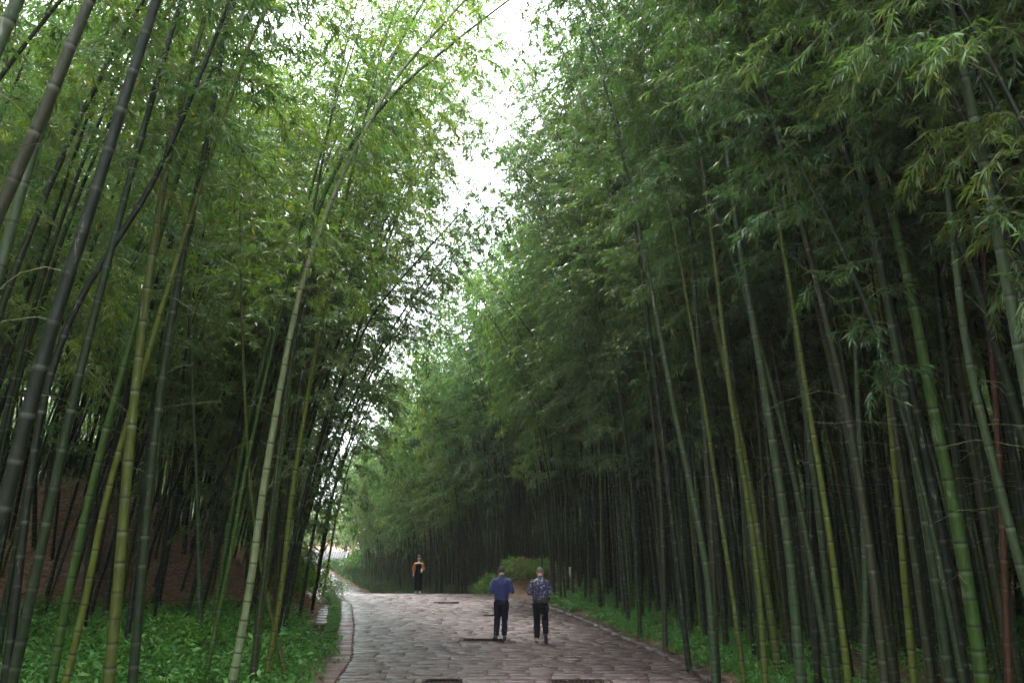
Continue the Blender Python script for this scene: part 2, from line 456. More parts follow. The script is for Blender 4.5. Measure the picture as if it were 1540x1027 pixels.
# ------------------------------------------------------------------ terrain
def grid_mesh(name, xs, ys, zf, mat):
    X, Y = np.meshgrid(xs, ys); Z = np.vectorize(zf)(X, Y)
    V = np.stack([X, Y, Z], -1).reshape(-1, 3); nx, ny = len(xs), len(ys)
    i = (np.arange(ny - 1)[:, None] * nx + np.arange(nx - 1)[None]).ravel()
    F = np.stack([i, i + 1, i + 1 + nx, i + nx], 1)
    return mesh_np(name, V, F, mat, True)
def m_soil():
    m, N, L, out = newmat('forest_soil')
    oc = objcoord(N)
    n1 = nnoise(N, L, .7, 6, oc, .6); n2 = nnoise(N, L, 9, 8, oc, .75); n3 = nnoise(N, L, 38, 4, oc)
    c = nmix(N, L, nramp(N, L, n1, .35, .65), (.105, .058, .040), (.165, .092, .06))
    c = nmix(N, L, nramp(N, L, n2, .45, .65), c, (.22, .14, .085))
    c = nmix(N, L, nramp(N, L, n3, .5, .72, 0, .7), c, (.03, .035, .025))
    princ(N, L, out, c, .9, .2, nbump(N, L, n2, .8, .05)); return m
M_SOIL = m_soil()
def tz(x, y):
    l, r = ledge(y), redge(y); z = ground(x, y)
    if l - .02 < x < r + .02: z -= .10
    return z
xs = np.concatenate([np.linspace(-400, -50, 8), np.linspace(-45, -16, 30), np.linspace(-15, 12, 110), np.linspace(13, 45, 33), np.linspace(50, 400, 8)])
ys = np.concatenate([np.linspace(-200, -20, 6), np.linspace(-15, 10, 14), np.linspace(10.4, 46, 110), np.linspace(47, 130, 60), np.linspace(150, 600, 8)])
tag(link('ground', grid_mesh('ground', xs, ys, tz, M_SOIL)), 'brown leaf-littered forest floor rising to a bank on the left', None, kind='structure')

# ------------------------------------------------------------------ road
def m_stone(name, ca, cb, rough=(.18, .42), objr=True):
    m, N, L, out = newmat(name)
    oi = N.new('ShaderNodeObjectInfo'); geo = N.new('ShaderNodeNewGeometry')
    at = N.new('ShaderNodeAttribute'); at.attribute_name = 'tint'
    ad = N.new('ShaderNodeMath'); ad.operation = 'ADD'; L.new(oi.outputs['Random'], ad.inputs[0]); L.new(at.outputs['Fac'], ad.inputs[1])
    fr = N.new('ShaderNodeMath'); fr.operation = 'FRACT'; L.new(ad.outputs[0], fr.inputs[0])
    pos = geo.outputs['Position']
    mp = N.new('ShaderNodeMapping'); L.new(pos, mp.inputs[0]); mp.inputs['Scale'].default_value = (.8, 2.6, 1)
    big = nnoise(N, L, .35, 4, pos)
    c = nmix(N, L, fr.outputs[0], [v * .95 for v in ca], [v * 1.05 for v in cb])
    c = nmix(N, L, nramp(N, L, big, .38, .62, 0, .75), c, (ca[0] * .8, ca[1] * .9, ca[2] * 1.15))
    n = nnoise(N, L, 9, 8, mp.outputs[0], .72)
    c = nmix(N, L, nramp(N, L, n, .42, .62, 0, .8), c, (.075, .05, .045))
    chis = N.new('ShaderNodeTexWave'); chis.bands_direction = 'Y'; chis.inputs['Scale'].default_value = 5.5
    chis.inputs['Distortion'].default_value = 6.0; chis.inputs['Detail'].default_value = 3; chis.inputs['Detail Scale'].default_value = 2.5
    L.new(pos, chis.inputs['Vector'])
    hs = N.new('ShaderNodeMath'); hs.operation = 'MULTIPLY_ADD'; L.new(chis.outputs[1], hs.inputs[0]); hs.inputs[1].default_value = .35; L.new(n, hs.inputs[2])
    wet = nnoise(N, L, 1.1, 6, mp.outputs[0], .7)
    princ(N, L, out, c, nramp(N, L, wet, .4, .62, *rough), .5, nbump(N, L, hs.outputs[0], .7, .03))
    return m
M_SLAB = m_stone('wet_sandstone_slab', (.050, .025, .024), (.064, .041, .044))
M_KERB = m_stone('red_sandstone_kerb', (.10, .028, .020), (.13, .044, .032), (.34, .6))
M_BEDDING = m_stone('road_bedding', (.034, .023, .021), (.044, .03, .028))

def road_base():
    yy = np.concatenate([np.linspace(-30, 30, 40), np.linspace(31, 110, 110)])
    V = []; nx = 12
    for y in yy:
        a, b = ledge(y), redge(y)
        for k in range(nx): V.append((a + (b - a) * k / (nx - 1), y, zroad(y) - .025))
    i = (np.arange(len(yy) - 1)[:, None] * nx + np.arange(nx - 1)[None]).ravel()
    return mesh_np('road', V, np.stack([i, i + 1, i + 1 + nx, i + nx], 1), M_BEDDING, True)
road = link('road', road_base()); tag(road, 'wide wet road of reddish grey stone slabs curving left between the bamboo', None, kind='structure')
def slab_geo(w, l, h, rng, bev=.012):
    """slab w x l centred, top at z=0 with chipped uneven outline"""
    x, y = w / 2, l / 2; j = .012
    c = np.array([(-x, -y), (0, -y), (x, -y), (x, y), (0, y), (-x, y)]) + rng.uniform(-j, j, (6, 2))
    ci = c * np.array([1 - bev * 2 / w, 1 - bev * 2 / l]); n = 6
    tz_ = rng.uniform(-.004, .004, n)
    V = np.concatenate([np.c_[c, np.full(n, -h)], np.c_[c, np.full(n, -bev * .8)], np.c_[ci, tz_]])
    F4 = []
    for r in range(2):
        for k in range(n): F4.append((r * n + k, r * n + (k + 1) % n, (r + 1) * n + (k + 1) % n, (r + 1) * n + k))
    F4 += [(12, 13, 16, 17), (13, 14, 15, 16)]
    return V, np.array(F4)
rngS = np.random.default_rng(5)
GRATES = []   # filled below; slabs keep clear
for (u, v, w, d) in ((727, 962, .98, .50), (671, 906, .95, .55), (742, 925, .62, .40), (668, 1023, .62, .30), (868, 1024, .90, .30)):
    p = on_ground(u, v); GRATES.append((p[0], p[1], w, d))
slabs = []
y = 7.0
SW = .42                                  # left kerb strip width
while y < 62:
    l = rngS.uniform(.27, .42)
    yc = y + l / 2
    a = ledge(yc) + SW + .02; b = redge(yc) - .30
    x = a + rngS.uniform(-.0, .0)
    while x < b - .02:
        w = min(rngS.uniform(.38, .95), b - x)
        if b - (x + w) < .25: w = b - x
        slabs.append((x + w / 2, yc, w - .014, l - .022)); x += w
    y += l
def clear(s):
    for g in GRATES:
        if abs(s[0] - g[0]) < (s[2] + g[2]) / 2 + .0 and abs(s[1] - g[1]) < (s[3] + g[3]) / 2: return False
    return True
cut = []
for s in slabs:                           # trim slabs round the drains
    if clear(s): cut.append(s); continue
    for g in GRATES:
        if abs(s[0] - g[0]) < (s[2] + g[2]) / 2 and abs(s[1] - g[1]) < (s[3] + g[3]) / 2:
            x0, x1 = s[0] - s[2] / 2, s[0] + s[2] / 2; gx0, gx1 = g[0] - g[2] / 2 - .02, g[0] + g[2] / 2 + .02
            y0, y1 = s[1] - s[3] / 2, s[1] + s[3] / 2; gy0, gy1 = g[1] - g[3] / 2 - .02, g[1] + g[3] / 2 + .02
            if x0 < gx0 - .06: cut.append(((x0 + gx0) / 2, s[1], gx0 - x0, s[3]))
            if x1 > gx1 + .06: cut.append(((x1 + gx1) / 2, s[1], x1 - gx1, s[3]))
            xa, xb = max(x0, gx0), min(x1, gx1)
            if y0 < gy0 - .04: cut.append(((xa + xb) / 2, (y0 + gy0) / 2, xb - xa, gy0 - y0))
            if y1 > gy1 + .04: cut.append(((xa + xb) / 2, (y1 + gy1) / 2, xb - xa, y1 - gy1))
            break
slabs = cut
def vis(s):
    p = project(s[0], s[1], 0)
    return p and -20 < p[0] < 1560 and p[1] < 1045
vs = [s for s in slabs if vis(s)]; vs.sort(key=lambda s: s[1]); near = set(id(s) for s in vs[:296])
SV = []
for k in range(8):
    V, F = slab_geo(.6, .34, .05, np.random.default_rng(k)); V = V * np.array([1 / .6, 1 / .34, 1])
    SV.append(mesh_np('paving_slab', V, F, M_SLAB, False, {'tint': np.zeros(len(V))}))
AV, AF, AT = [], [], []; off = 0
for s in slabs:
    zt = .003 * rngS.normal(); tx, ty = rngS.normal(size=2) * .005
    if id(s) in near:
        o = link('paving_slab', SV[rngS.integers(8)], road)
        o.location = (s[0], s[1], zt + zroad(s[1])); o.scale = (s[2], s[3], 1); o.rotation_euler = (tx, ty, 0)
    else:
        V, F = slab_geo(s[2], s[3], .05, rngS)
        sl = (zroad(s[1] + .2) - zroad(s[1] - .2)) / .4
        V[:, 2] += zt + zroad(s[1]) + V[:, 1] * (sl + tx) + V[:, 0] * ty
        V[:, 0] += s[0]; V[:, 1] += s[1]
        AV.append(V); AF.append(F + off); off += len(V); AT.append(np.full(len(V), rngS.random()))
o = link('paving_slabs', mesh_np('paving_slabs', np.concatenate(AV), np.concatenate(AF), M_SLAB, False, {'tint': np.concatenate(AT)}), road)
tag(o, kind='stuff')
# kerb strips along both edges
def kerb(name, label, edge, inner, width, y0, y1, h, mat, lift, raise_=0.0):
    root = empty(name); tag(root, label, None, kind='structure')
    y = y0; r = np.random.default_rng(9)
    cnt = 0
    while y < y1:
        l = r.uniform(.7, 1.15)
        ya, yb = y + .008, min(y + l, y1) - .008
        xa, xb = edge(ya), edge(yb); w = width * inner
        g = .0
        P = [(xa, ya), (xb, yb), (xb + w, yb), (xa + w, ya)]
        if inner > 0: P = [(xa, ya), (xa + w, ya), (xb + w, yb), (xb, yb)]
        else: P = [(xa + w, ya), (xa, ya), (xb, yb), (xb + w, yb)]
        P = np.array(P) + r.uniform(-.008, .008, (4, 2)); cc = P.mean(0); Pi = cc + (P - cc) * np.array([.93, .97])
        zz = [zroad(p[1]) + lift + r.uniform(-.005, .005) for p in P]
        V = [(p[0], p[1], zroad(p[1]) - h) for p in P] + [(p[0], p[1], z - .012) for p, z in zip(P, zz)] + [(p[0], p[1], z) for p, z in zip(Pi, zz)]
        F = [(k, (k + 1) % 4, 4 + (k + 1) % 4, 4 + k) for k in range(4)] + [(4 + k, 4 + (k + 1) % 4, 8 + (k + 1) % 4, 8 + k) for k in range(4)] + [(8, 9, 10, 11)]
        link('kerb_stone', mesh_np('kerb_stone', V, np.array(F), mat if y < 25.5 else M_SLAB, False, {'tint': np.full(12, r.random())}), root)
        y += l; cnt += 1
kerb('kerb', 'flat red sandstone kerb strip along the left edge of the road', ledge, 1, SW, 8, 34.5, .08, M_KERB, .012)
kerb('kerb', 'narrow dark stone kerb along the right edge of the road', redge, -1, .28, 8, 34.5, .08, M_SLAB, .03)

M_IRON = simple('rusty_iron', (.022, .016, .014), .9, .05, .5, 20)
M_PIT_SHADE = simple('drain_pit_shade', (.006, .006, .006), .95, .0)  # near-black colour paints the shade inside the drains
GL = ['drain grate in the road right behind the feet of the man in blue', 'thin drain grate in the road between the woman and the two men',
      'short drain grate beside the left leg of the man in blue', 'small drain grate at the bottom edge of the road, left one', 'drain grate at the bottom edge of the road, right one']
def bxv(x0, x1, y0, y1, z0, z1):
    V = [(x0, y0, z0), (x1, y0, z0), (x1, y1, z0), (x0, y1, z0), (x0, y0, z1), (x1, y0, z1), (x1, y1, z1), (x0, y1, z1)]
    F = [(0, 3, 2, 1), (4, 5, 6, 7), (0, 1, 5, 4), (1, 2, 6, 5), (2, 3, 7, 6), (3, 0, 4, 7)]
    return np.array(V, float), np.array(F)
def joinb(boxes):
    V, F, off = [], [], 0
    for b in boxes:
        v, f = b; V.append(v); F.append(f + off); off += len(v)
    return np.concatenate(V), np.concatenate(F)
for g, lab in zip(GRATES, GL):
    r = empty('drain_grate', (g[0], g[1], 0)); tag(r, lab, 'drain')
    w, d = g[2] / 2, g[3] / 2
    V, F = joinb([bxv(-w, w, -d, -d + .03, -.04, .010), bxv(-w, w, d - .03, d, -.04, .010), bxv(-w, -w + .03, -d + .03, d - .03, -.04, .009), bxv(w - .03, w, -d + .03, d - .03, -.04, .009)])
    link('frame', mesh_np('frame', V, F, M_IRON), r)
    nb = int(g[2] / .075)
    bar = mesh_np('bar', *bxv(-.012, .012, -d + .03, d - .03, -.03, 0.0), M_IRON)
    for k in range(nb):
        o = link('bar', bar, r); o.location = (-w + .05 + (g[2] - .1) * k / max(1, nb - 1), 0, 0)
    V, F = bxv(-w + .03, w - .03, -d + .03, d - .03, -.09, -.006); link('pit_shade', mesh_np('pit_shade', V, F, M_PIT_SHADE), r)  # black block just under the bars stands in for the shaded hollow

# ------------------------------------------------------------------ bamboo placement
rnd = random.Random(11)
CCOL = {'dark green': (.013, .026, .008), 'mid green': (.036, .078, .012), 'olive': (.058, .072, .010), 'yellow green': (.082, .10, .012),
        'grey green': (.034, .056, .024), 'pale': (.18, .21, .115), 'reddish brown': (.05, .017, .008), 'blackish green': (.006, .011, .005), 'mossy': (.028, .031, .014)}
def plant(P, x, y, az, s, sr, ccol, ltint, label, group, leaf=True):
    """one bamboo: an empty at the foot with culm, branches and foliage"""
    o = empty('bamboo', (x, y, ground(x, y) - .05), az); o.scale = (s, s, s)
    tag(o, label, 'bamboo', group)
    c = link('culm', P.culm, o); c.color = (*ccol, 1)
    if leaf:
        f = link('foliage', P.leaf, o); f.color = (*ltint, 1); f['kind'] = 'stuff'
    return o

# individually placed culms that stand out in the photograph.
# px points from the foot up, distance, radius, colour, label, leaf tint, crown start, extra bend to the road
HERO = [
 ([(-30, 900), (0, 780), (25, 690), (60, 545), (115, 380), (180, 170), (235, 0)], 7.0, .072, 'blackish green', 'thick dark leaning bamboo at the far left with a white patch low on its culm', .50, 16.0),
 ([(-95, 560), (0, 305), (45, 225), (90, 105), (135, 0)], 6.2, .070, 'mossy', 'thick mottled olive bamboo crossing the top left corner', .52, 15.0),
 ([(-60, 620), (-10, 440), (10, 370), (40, 250), (75, 150), (118, 50), (140, -10)], 7.2, .066, 'grey green', 'grey green bamboo just behind the thick olive one in the top left corner', .52, 15.0),
 ([(-60, 210), (0, 55), (30, -10)], 5.2, .066, 'grey green', 'grey green bamboo cutting across the very corner at top left', .55, 15.0),
 ([(198, 1040), (212, 880), (226, 700), (245, 560), (265, 430), (300, 270), (326, 130), (346, 0)], 10.2, .060, 'dark green', 'tall dark green bamboo right of the straight olive culm, reaching the top edge', .40, 16.5),
 ([(162, 1040), (176, 900), (187, 760), (197, 640), (215, 480), (236, 330), (263, 190), (290, 90)], 9.6, .066, 'olive', 'olive yellow bamboo standing straight in the left foreground', .44, 15.0),
 ([(346, 1040), (374, 900), (396, 730), (415, 620), (436, 500), (460, 400), (490, 320), (528, 235), (590, 120), (690, 10)], 13.2, .066, 'pale', 'pale whitish bamboo leaning out over the road from the left verge', .40, 16.0),
 ([(378, 1040), (400, 850), (420, 700), (436, 560), (450, 440), (470, 330), (515, 230), (600, 130), (700, 50)], 13.8, .068, 'mid green', 'smooth light green bamboo close behind the pale whitish one', .42, 16.5),
 ([(416, 960), (395, 870), (378, 760), (370, 640), (364, 500), (362, 380), (360, 220)], 14.5, .042, 'olive', 'slim straight olive bamboo left of the pale leaning pair', .46, 14.0),
 ([(28, 860), (55, 640), (82, 535), (120, 440), (172, 368), (226, 288), (268, 195), (310, 90)], 9.0, .050, 'blackish green', 'black crooked bamboo leaning across behind the thick dark one on the left', .5, 14.5),
 ([(85, 985), (110, 850), (140, 720), (172, 600), (205, 480)], 10.6, .056, 'mid green', 'mid green bamboo leaning between the thick dark culm and the olive one', .44, 14.0),
 ([(15, 1040), (45, 900), (72, 780), (100, 640), (135, 500)], 9.0, .060, 'dark green', 'dark green culm rising from the lower left corner', .46, 14.5),
 ([(95, 1040), (130, 900), (155, 760), (190, 640)], 10.0, .045, 'yellow green', 'yellow green slanting culm in the lower left undergrowth', .5, 13.0),
 ([(320, 965), (345, 850), (362, 740), (390, 610)], 14.0, .045, 'mid green', 'green slanting culm at the edge of the undergrowth left of the pale bamboo', .42, 14.5),
 ([(300, 905), (297, 760), (290, 600)], 17.0, .05, 'grey green', 'grey green straight culm on the brown bank', .40, 14.5),
 ([(378, 1040), (386, 960), (400, 840)], 13.4, .040, 'mossy', 'mossy culm at the foot of the pale leaning pair', .40, 14.0),
 ([(396, 1040), (425, 880), (438, 740), (462, 600)], 14.2, .050, 'yellow green', 'yellow green leaning bamboo right of the pale leaning pair', .42, 15.0),
 ([(414, 975), (432, 850), (470, 700), (505, 590), (560, 470), (625, 395)], 17.5, .056, 'blackish green', 'black bamboo arching furthest out over the road from the left bank', .26, 11.8),
 ([(372, 900), (405, 700), (455, 480), (525, 280), (610, 110), (680, 0)], 21.0, .058, 'olive', 'tall olive bamboo whose thin yellowish crown edges the strip of sky at the top', .38, 20.0),
 ([(330, 880), (368, 650), (425, 430), (495, 230), (575, 60)], 18.0, .055, 'mid green', 'tall green bamboo seen between the slim olive culm and the pale pair', .40, 19.0),
 ([(436, 890), (470, 700), (530, 480), (605, 290), (680, 160)], 25.0, .055, 'mossy', 'tall mossy bamboo bending over the road beyond the pale leaning pair', .38, 19.0),
 ([(430, 930), (455, 800), (500, 660), (560, 540), (625, 440), (700, 350)], 20.5, .05, 'dark green', 'dark bamboo whose drooping crown hangs lowest over the middle of the road', .17, 13.0),
 ([(455, 900), (478, 760), (520, 640), (580, 520), (650, 420), (720, 340)], 23.5, .05, 'dark green', 'dark arching bamboo behind the furthest reaching black one on the left', .17, 15.0),
 ([(475, 885), (505, 720), (545, 610), (600, 500), (655, 410)], 27.0, .05, 'blackish green', 'black culm curving over the road beyond the mossy curb', .17, 14.5),
 ([(474, 880), (494, 760), (530, 660), (575, 570), (620, 510)], 31.0, .05, 'dark green', 'last dark leaning bamboo at the bend of the road on the left', .17, 13.0),
 ([(490, 870), (503, 790), (524, 700), (560, 610)], 35.0, .05, 'dark green', 'thin dark bamboo leaning into the bright gap at the end of the road', .17, 12.5),
 ([(1000, 955), (996, 760), (980, 600), (955, 430), (922, 290), (880, 160), (835, 50)], 18.5, .058, 'mossy', 'tall bamboo right of the road bending towards the strip of sky', .34, 17.0),
 ([(945, 925), (930, 760), (900, 600), (860, 440), (815, 310), (775, 220)], 23.0, .052, 'dark green', 'bamboo whose dark crown juts into the strip of sky from the right', .34, 16.5),
 ([(962, 935), (952, 740), (928, 560), (885, 400), (825, 290), (765, 235)], 20.5, .052, 'dark green', 'dark bamboo curving furthest left from the right verge into the sky gap', .28, 14.5),
 ([(905, 870), (893, 740), (868, 640), (820, 530), (765, 455), (720, 400)], 29.0, .045, 'dark green', 'slim dark culm slanting left through yellowish foliage beyond the two men', .36, 15.5),
 ([(745, 870), (742, 750), (728, 640), (702, 530), (680, 470)], 42.0, .045, 'blackish green', 'thin dark culm leaning left above the crest of the road', .36, 13.5),
 ([(1206, 1040), (1187, 820), (1165, 680), (1140, 520), (1115, 390), (1095, 240), (1078, 100)], 12.6, .078, 'grey green', 'thick grey green bamboo with pale rings, brightest culm in the right stand', .62, 16.5),
 ([(1074, 1000), (1066, 870), (1051, 790), (1032, 700), (1014, 617), (1000, 540)], 14.2, .062, 'grey green', 'blue grey ringed bamboo bending left just inside the right verge', .50, 15.0),
 ([(1078, 995), (1074, 900), (1068, 760), (1058, 620), (1050, 500)], 14.5, .056, 'mossy', 'brownish olive bamboo crossing behind the blue grey ringed one', .50, 15.5),
 ([(1116, 1000), (1100, 880), (1082, 760), (1064, 640)], 14.0, .046, 'olive', 'slim olive culm right of the crossing pair at the right verge', .5, 14.5),
 ([(1152, 1040), (1140, 860), (1120, 720), (1100, 610), (1088, 500)], 12.9, .052, 'olive', 'olive yellow bamboo left of the thick grey green one', .54, 15.5),
 ([(1278, 1040), (1256, 860), (1235, 720), (1215, 600), (1196, 480)], 12.0, .050, 'yellow green', 'yellow slim bamboo right of the thick grey green one', .56, 15.0),
 ([(1332, 1040), (1316, 880), (1296, 740), (1272, 600), (1240, 470)], 10.8, .058, 'mossy', 'rough brownish green bamboo in the middle of the right stand', .56, 15.5),
 ([(1376, 1040), (1361, 880), (1350, 750), (1337, 600), (1325, 480)], 11.4, .050, 'yellow green', 'bright yellow bamboo left of the thickest green culm at the right', .56, 15.0),
 ([(1402, 1040), (1384, 900), (1366, 770), (1346, 640)], 11.0, .052, 'mossy', 'mossy culm leaning left between the bright yellow one and the ringed dark one', .56, 14.5),
 ([(1480, 1040), (1452, 850), (1426, 720), (1400, 600), (1372, 440), (1346, 330), (1310, 210)], 9.6, .078, 'mid green', 'thickest smooth green bamboo near the right edge', .58, 16.5),
 ([(1456, 1040), (1426, 850), (1400, 720), (1376, 600), (1345, 470), (1310, 350)], 10.2, .056, 'blackish green', 'dark bamboo with bright pale rings beside the thickest green one', .54, 15.5),
 ([(1580, 1010), (1540, 875), (1495, 700), (1465, 590), (1446, 480), (1436, 380)], 8.2, .050, 'grey green', 'curved green bamboo sweeping in from the right edge', .6, 14.5),
 ([(1518, 1040), (1506, 750), (1497, 600), (1484, 440)], 9.6, .045, 'reddish brown', 'reddish brown dead culm standing near the right edge', .8, 13.0),
 ([(1580, 760), (1542, 575), (1518, 440), (1490, 300)], 6.8, .060, 'grey green', 'pale ringed bamboo at the right edge half way up the picture', .62, 15.0),
 ([(1034, 985), (1018, 850), (1004, 720), (990, 600), (975, 480)], 16.0, .056, 'blackish green', 'dark bamboo with white rings left of the blue grey ringed one', .46, 15.5),
 ([(1300, 1040), (1303, 880), (1298, 760)], 12.0, .052, 'grey green', 'grey culm standing upright behind the slim yellow one', .55, 14.0),
 ([(1228, 980), (1222, 860), (1216, 700)], 13.5, .055, 'blackish green', 'black upright culm right of the thick grey green one', .5, 14.5),
]
HT = {'pale': (1.9, 1.55, .8), 'mid green': (1.7, 1.5, .8), 'yellow green': (1.2, 1.15, .8)}
occupied = []
def hero(i, pts, Y, r0, cname, label, start, H):
    rng = np.random.default_rng(500 + i)
    W = np.array([at_depth(u, v, Y) for u, v in pts])
    # bring the lowest drawn point down to the ground along the same lean
    d0 = W[1] - W[0]; d0 /= np.linalg.norm(d0)
    foot = W[0].copy()
    for _ in range(400):
        if foot[2] <= ground(foot[0], foot[1]) - .05: break
        foot = foot - d0 * .05; 
    low = W[W[:, 2] > foot[2] + .25]
    W = np.concatenate([[foot], low])
    # carry on upwards with the same bend until the full height
    segs = np.linalg.norm(np.diff(W, axis=0), axis=1).sum()
    d = W[-1] - W[-2]; d /= np.linalg.norm(d)
    side = 1 if foot[0] < 0 else -1
    P = list(W)
    while segs < H:
        t = segs / H
        d = d + np.array([side * .008 * t, 0, -.012 * t]) * 1.0; d /= np.linalg.norm(d)
        P.append(P[-1] + d * .4); segs += .4
    P = np.array(P); 
    cv = Curve(P); t = np.linspace(0, cv.L, 60); Q = cv.at(t)
    for _ in range(6): Q[1:-1] = (Q[:-2] + Q[1:-1] * 2 + Q[2:]) / 4
    o = foot.copy(); cv = Curve(Q - o)
    V, F, mk, nodes = culm_geometry(cv, r0, rng, 14, .32)
    root = empty('bamboo', tuple(o)); tag(root, label, 'bamboo', 'bamboo lining the road')
    c = link('culm', mesh_np('culm', V, F, M_CULM, True, {'mark': mk}), root); c.color = (*CCOL[cname], 1)
    (LV, LF), (TV, TF) = crown_geometry(cv, nodes, rng, start, 1.9, 1.15 if start < .31 else (.75 if start < .75 else .2), gap=0 if start < .31 else (.1 if start < .43 else .3))
    f = link('foliage', mesh_np('foliage', LV, LF, M_LEAF), root); f.color = (*HT.get(cname, (1, 1, 1)), 1); f['kind'] = 'stuff'
    b = link('branches', mesh_np('branches', TV, TF, M_TWIG), root); b['kind'] = 'stuff'
    occupied.append((foot[0], foot[1]))
    return root
for i, h in enumerate(HERO): hero(i, *h)

cand = []      # x, y, proto, azimuth, scale
def field(x0f, x1f, y0, y1, sp, region, keep=1.0):
    y = y0
    while y < y1:
        x = x0f(y); xe = x1f(y)
        while x < xe:
            px = x + rnd.uniform(-.48, .48) * sp; py = y + rnd.uniform(-.48, .48) * sp
            x += sp
            if rnd.random() > keep: continue
            if region != 'behind' and py < 92 and ledge(py) - .35 < px < redge(py) + .5: continue
            if any(abs(px - a) < .35 and abs(py - b) < .35 for a, b in occupied): continue
            cand.append((px, py, region))
        y += sp
# right stand (near), right stand beyond the mound, left bank, sides out of view
field(lambda y: redge(y) + 1.0, lambda y: redge(y) + 5.2, 6, 34, .72, 'right')
field(lambda y: redge(y) + 5.2, lambda y: redge(y) + 9.0, 6, 34, .95, 'right')
field(lambda y: redge(y) + 9.0, lambda y: redge(y) + 24.0, 2, 40, 1.95, 'rightdeep')
field(lambda y: redge(y) + (1.2 if y > 38 else 3.2), lambda y: redge(y) + 11.0, 34, 62, .92, 'far')
field(lambda y: redge(y) + 11.0, lambda y: redge(y) + 30.0, 34, 80, 2.3, 'fardeep')
field(lambda y: redge(y) + .6, lambda y: redge(y) + 5.0, 62, 84, .95, 'farend')
field(lambda y: redge(y) + 5.0, lambda y: redge(y) + 12.0, 62, 84, 1.5, 'farend')
field(lambda y: ledge(y) - 12.0, lambda y: ledge(y) - 3.2, 7, 22, 1.6, 'leftnear')
field(lambda y: ledge(y) - 11.0, lambda y: ledge(y) - 1.6, 22, 46, 1.08, 'left')
field(lambda y: ledge(y) - 26.0, lambda y: ledge(y) - 11.0, 4, 60, 2.1, 'leftdeep')
field(lambda y: ledge(y) - 11.0, lambda y: ledge(y) - 2.0, 46, 70, 1.5, 'leftfar')
field(lambda y: ledge(y) - 15.0, lambda y: ledge(y) - 5.5, -14, 6, 2.1, 'side')
field(lambda y: redge(y) + 4.5, lambda y: redge(y) + 15.0, -14, 5, 2.1, 'side')
field(lambda y: -60, lambda y: -33, 60, 125, 2.3, 'leftdeep')
field(lambda y: -40, lambda y: 10, 92, 122, 2.4, 'fardeep')
field(lambda y: ledge(y) - 8, lambda y: redge(y) + 8, -34, -22, 1.7, 'behind')  # unseen bamboo added across the road behind the camera to block sky light
items = []
for x, y, reg in cand:
    toL = x > (ledge(y) + redge(y)) / 2
    d = (x - redge(y)) if toL else (ledge(y) - x)
    pr = project(x, y, ground(x, y) + 2)
    # keep the sight line to the little house and the road's far end open
    if pr and 60 < y and 478 < pr[0] < 545: continue
    pt = project(x, y, ground(x, y) + 3)
    if not toL and y > 22 and pt and pt[0] > (494 if y < 36 else 482): continue
    if y > 44 and pr and toL and pr[0] < 524 and y < 62: continue
    if not toL and 30 < y < 60: k = rnd.choice([0, 3, 9, 1])
    elif reg in ('left',) : k = rnd.choice([4, 5, 6, 4, 6, 0, 2])
    elif reg in ('right',): k = rnd.choice([0, 1, 3, 3, 9, 8, 7, 1])
    elif reg in ('far', 'farend'): k = rnd.choice([0, 2, 3, 9, 7, 1, 4])
    else: k = rnd.randrange(10)
    if not toL and y > 21 and d < 4.5 and rnd.random() < .6: k = rnd.choice([10, 11])
    az = (PI if toL else 0.0) + rnd.gauss(0, .35)
    if reg in ('left', 'leftnear') : az += -.15
    if d > 8: az = rnd.uniform(0, 2 * PI) if rnd.random() < .5 else az
    s = rnd.uniform(.82, 1.12)
    if reg == 'leftnear' : s *= .95
    if not toL and y > 28: s *= .85 - .12 * sstep(30, 38, y)
    if y > 30 and toL: s *= .97 - .26 * sstep(42, 66, y)
    vis_ = pr is not None and -60 < pr[0] < 1600
    score = pr[2] + (max(0, d - 4) * 1.2) if vis_ else 1e9
    items.append((score, x, y, k, az, s, reg, toL))
for y, d, k, s in [(18.5, 2.0, 8, 1.2), (20.5, 1.5, 1, 1.22), (22.5, 2.4, 8, 1.22), (24.3, 1.7, 6, 1.2), (26.5, 2.4, 8, 1.25), (28.5, 1.7, 0, 1.3), (31, 2.4, 8, 1.1), (17, 5, 8, 1.25), (20, 5.5, 1, 1.25), (23, 5, 8, 1.25), (26, 5, 1, 1.25), (15.5, 7, 8, 1.2), (21.5, 3.6, 6, 1.25)]:
    x = ledge(y) - d; pr = project(x, y, 2); items.append((pr[2], x, y, k, rnd.gauss(0, .2), s, 'left', False))
items.sort()
NTH = 262
GROUPS = {'right': ('bamboo in the right roadside stand', {
            'a': 'dark slender bamboo in the crowded right stand beside the road', 'b': 'dull olive bamboo in the crowded right stand beside the road', 'c': 'greyish ringed bamboo in the crowded right stand beside the road'}),
          'far': ('bamboo behind the woman', {
            'a': 'dark distant bamboo in the stand behind the walking woman', 'b': 'olive distant bamboo in the stand behind the walking woman', 'c': 'greyish distant bamboo in the stand behind the walking woman'}),
          'left': ('bamboo on the left bank', {
            'a': 'dark green bamboo leaning from the brown left bank', 'b': 'olive bamboo leaning from the brown left bank', 'c': 'grey green bamboo leaning from the brown left bank'}),
          'leftnear': ('bamboo in the left undergrowth', {
            'a': 'dark green bamboo rising from the left foreground undergrowth', 'b': 'olive bamboo rising from the left foreground undergrowth', 'c': 'grey green bamboo rising from the left foreground undergrowth'})}
KIND = {'rightdeep': 'right', 'fardeep': 'far', 'farend': 'far', 'leftdeep': 'left', 'leftfar': 'left', 'side': 'right', 'behind': 'right'}
CW = {'dark green': 'dark green', 'blackish green': 'near-black', 'olive': 'olive', 'mossy': 'mossy brown', 'grey green': 'grey green'}
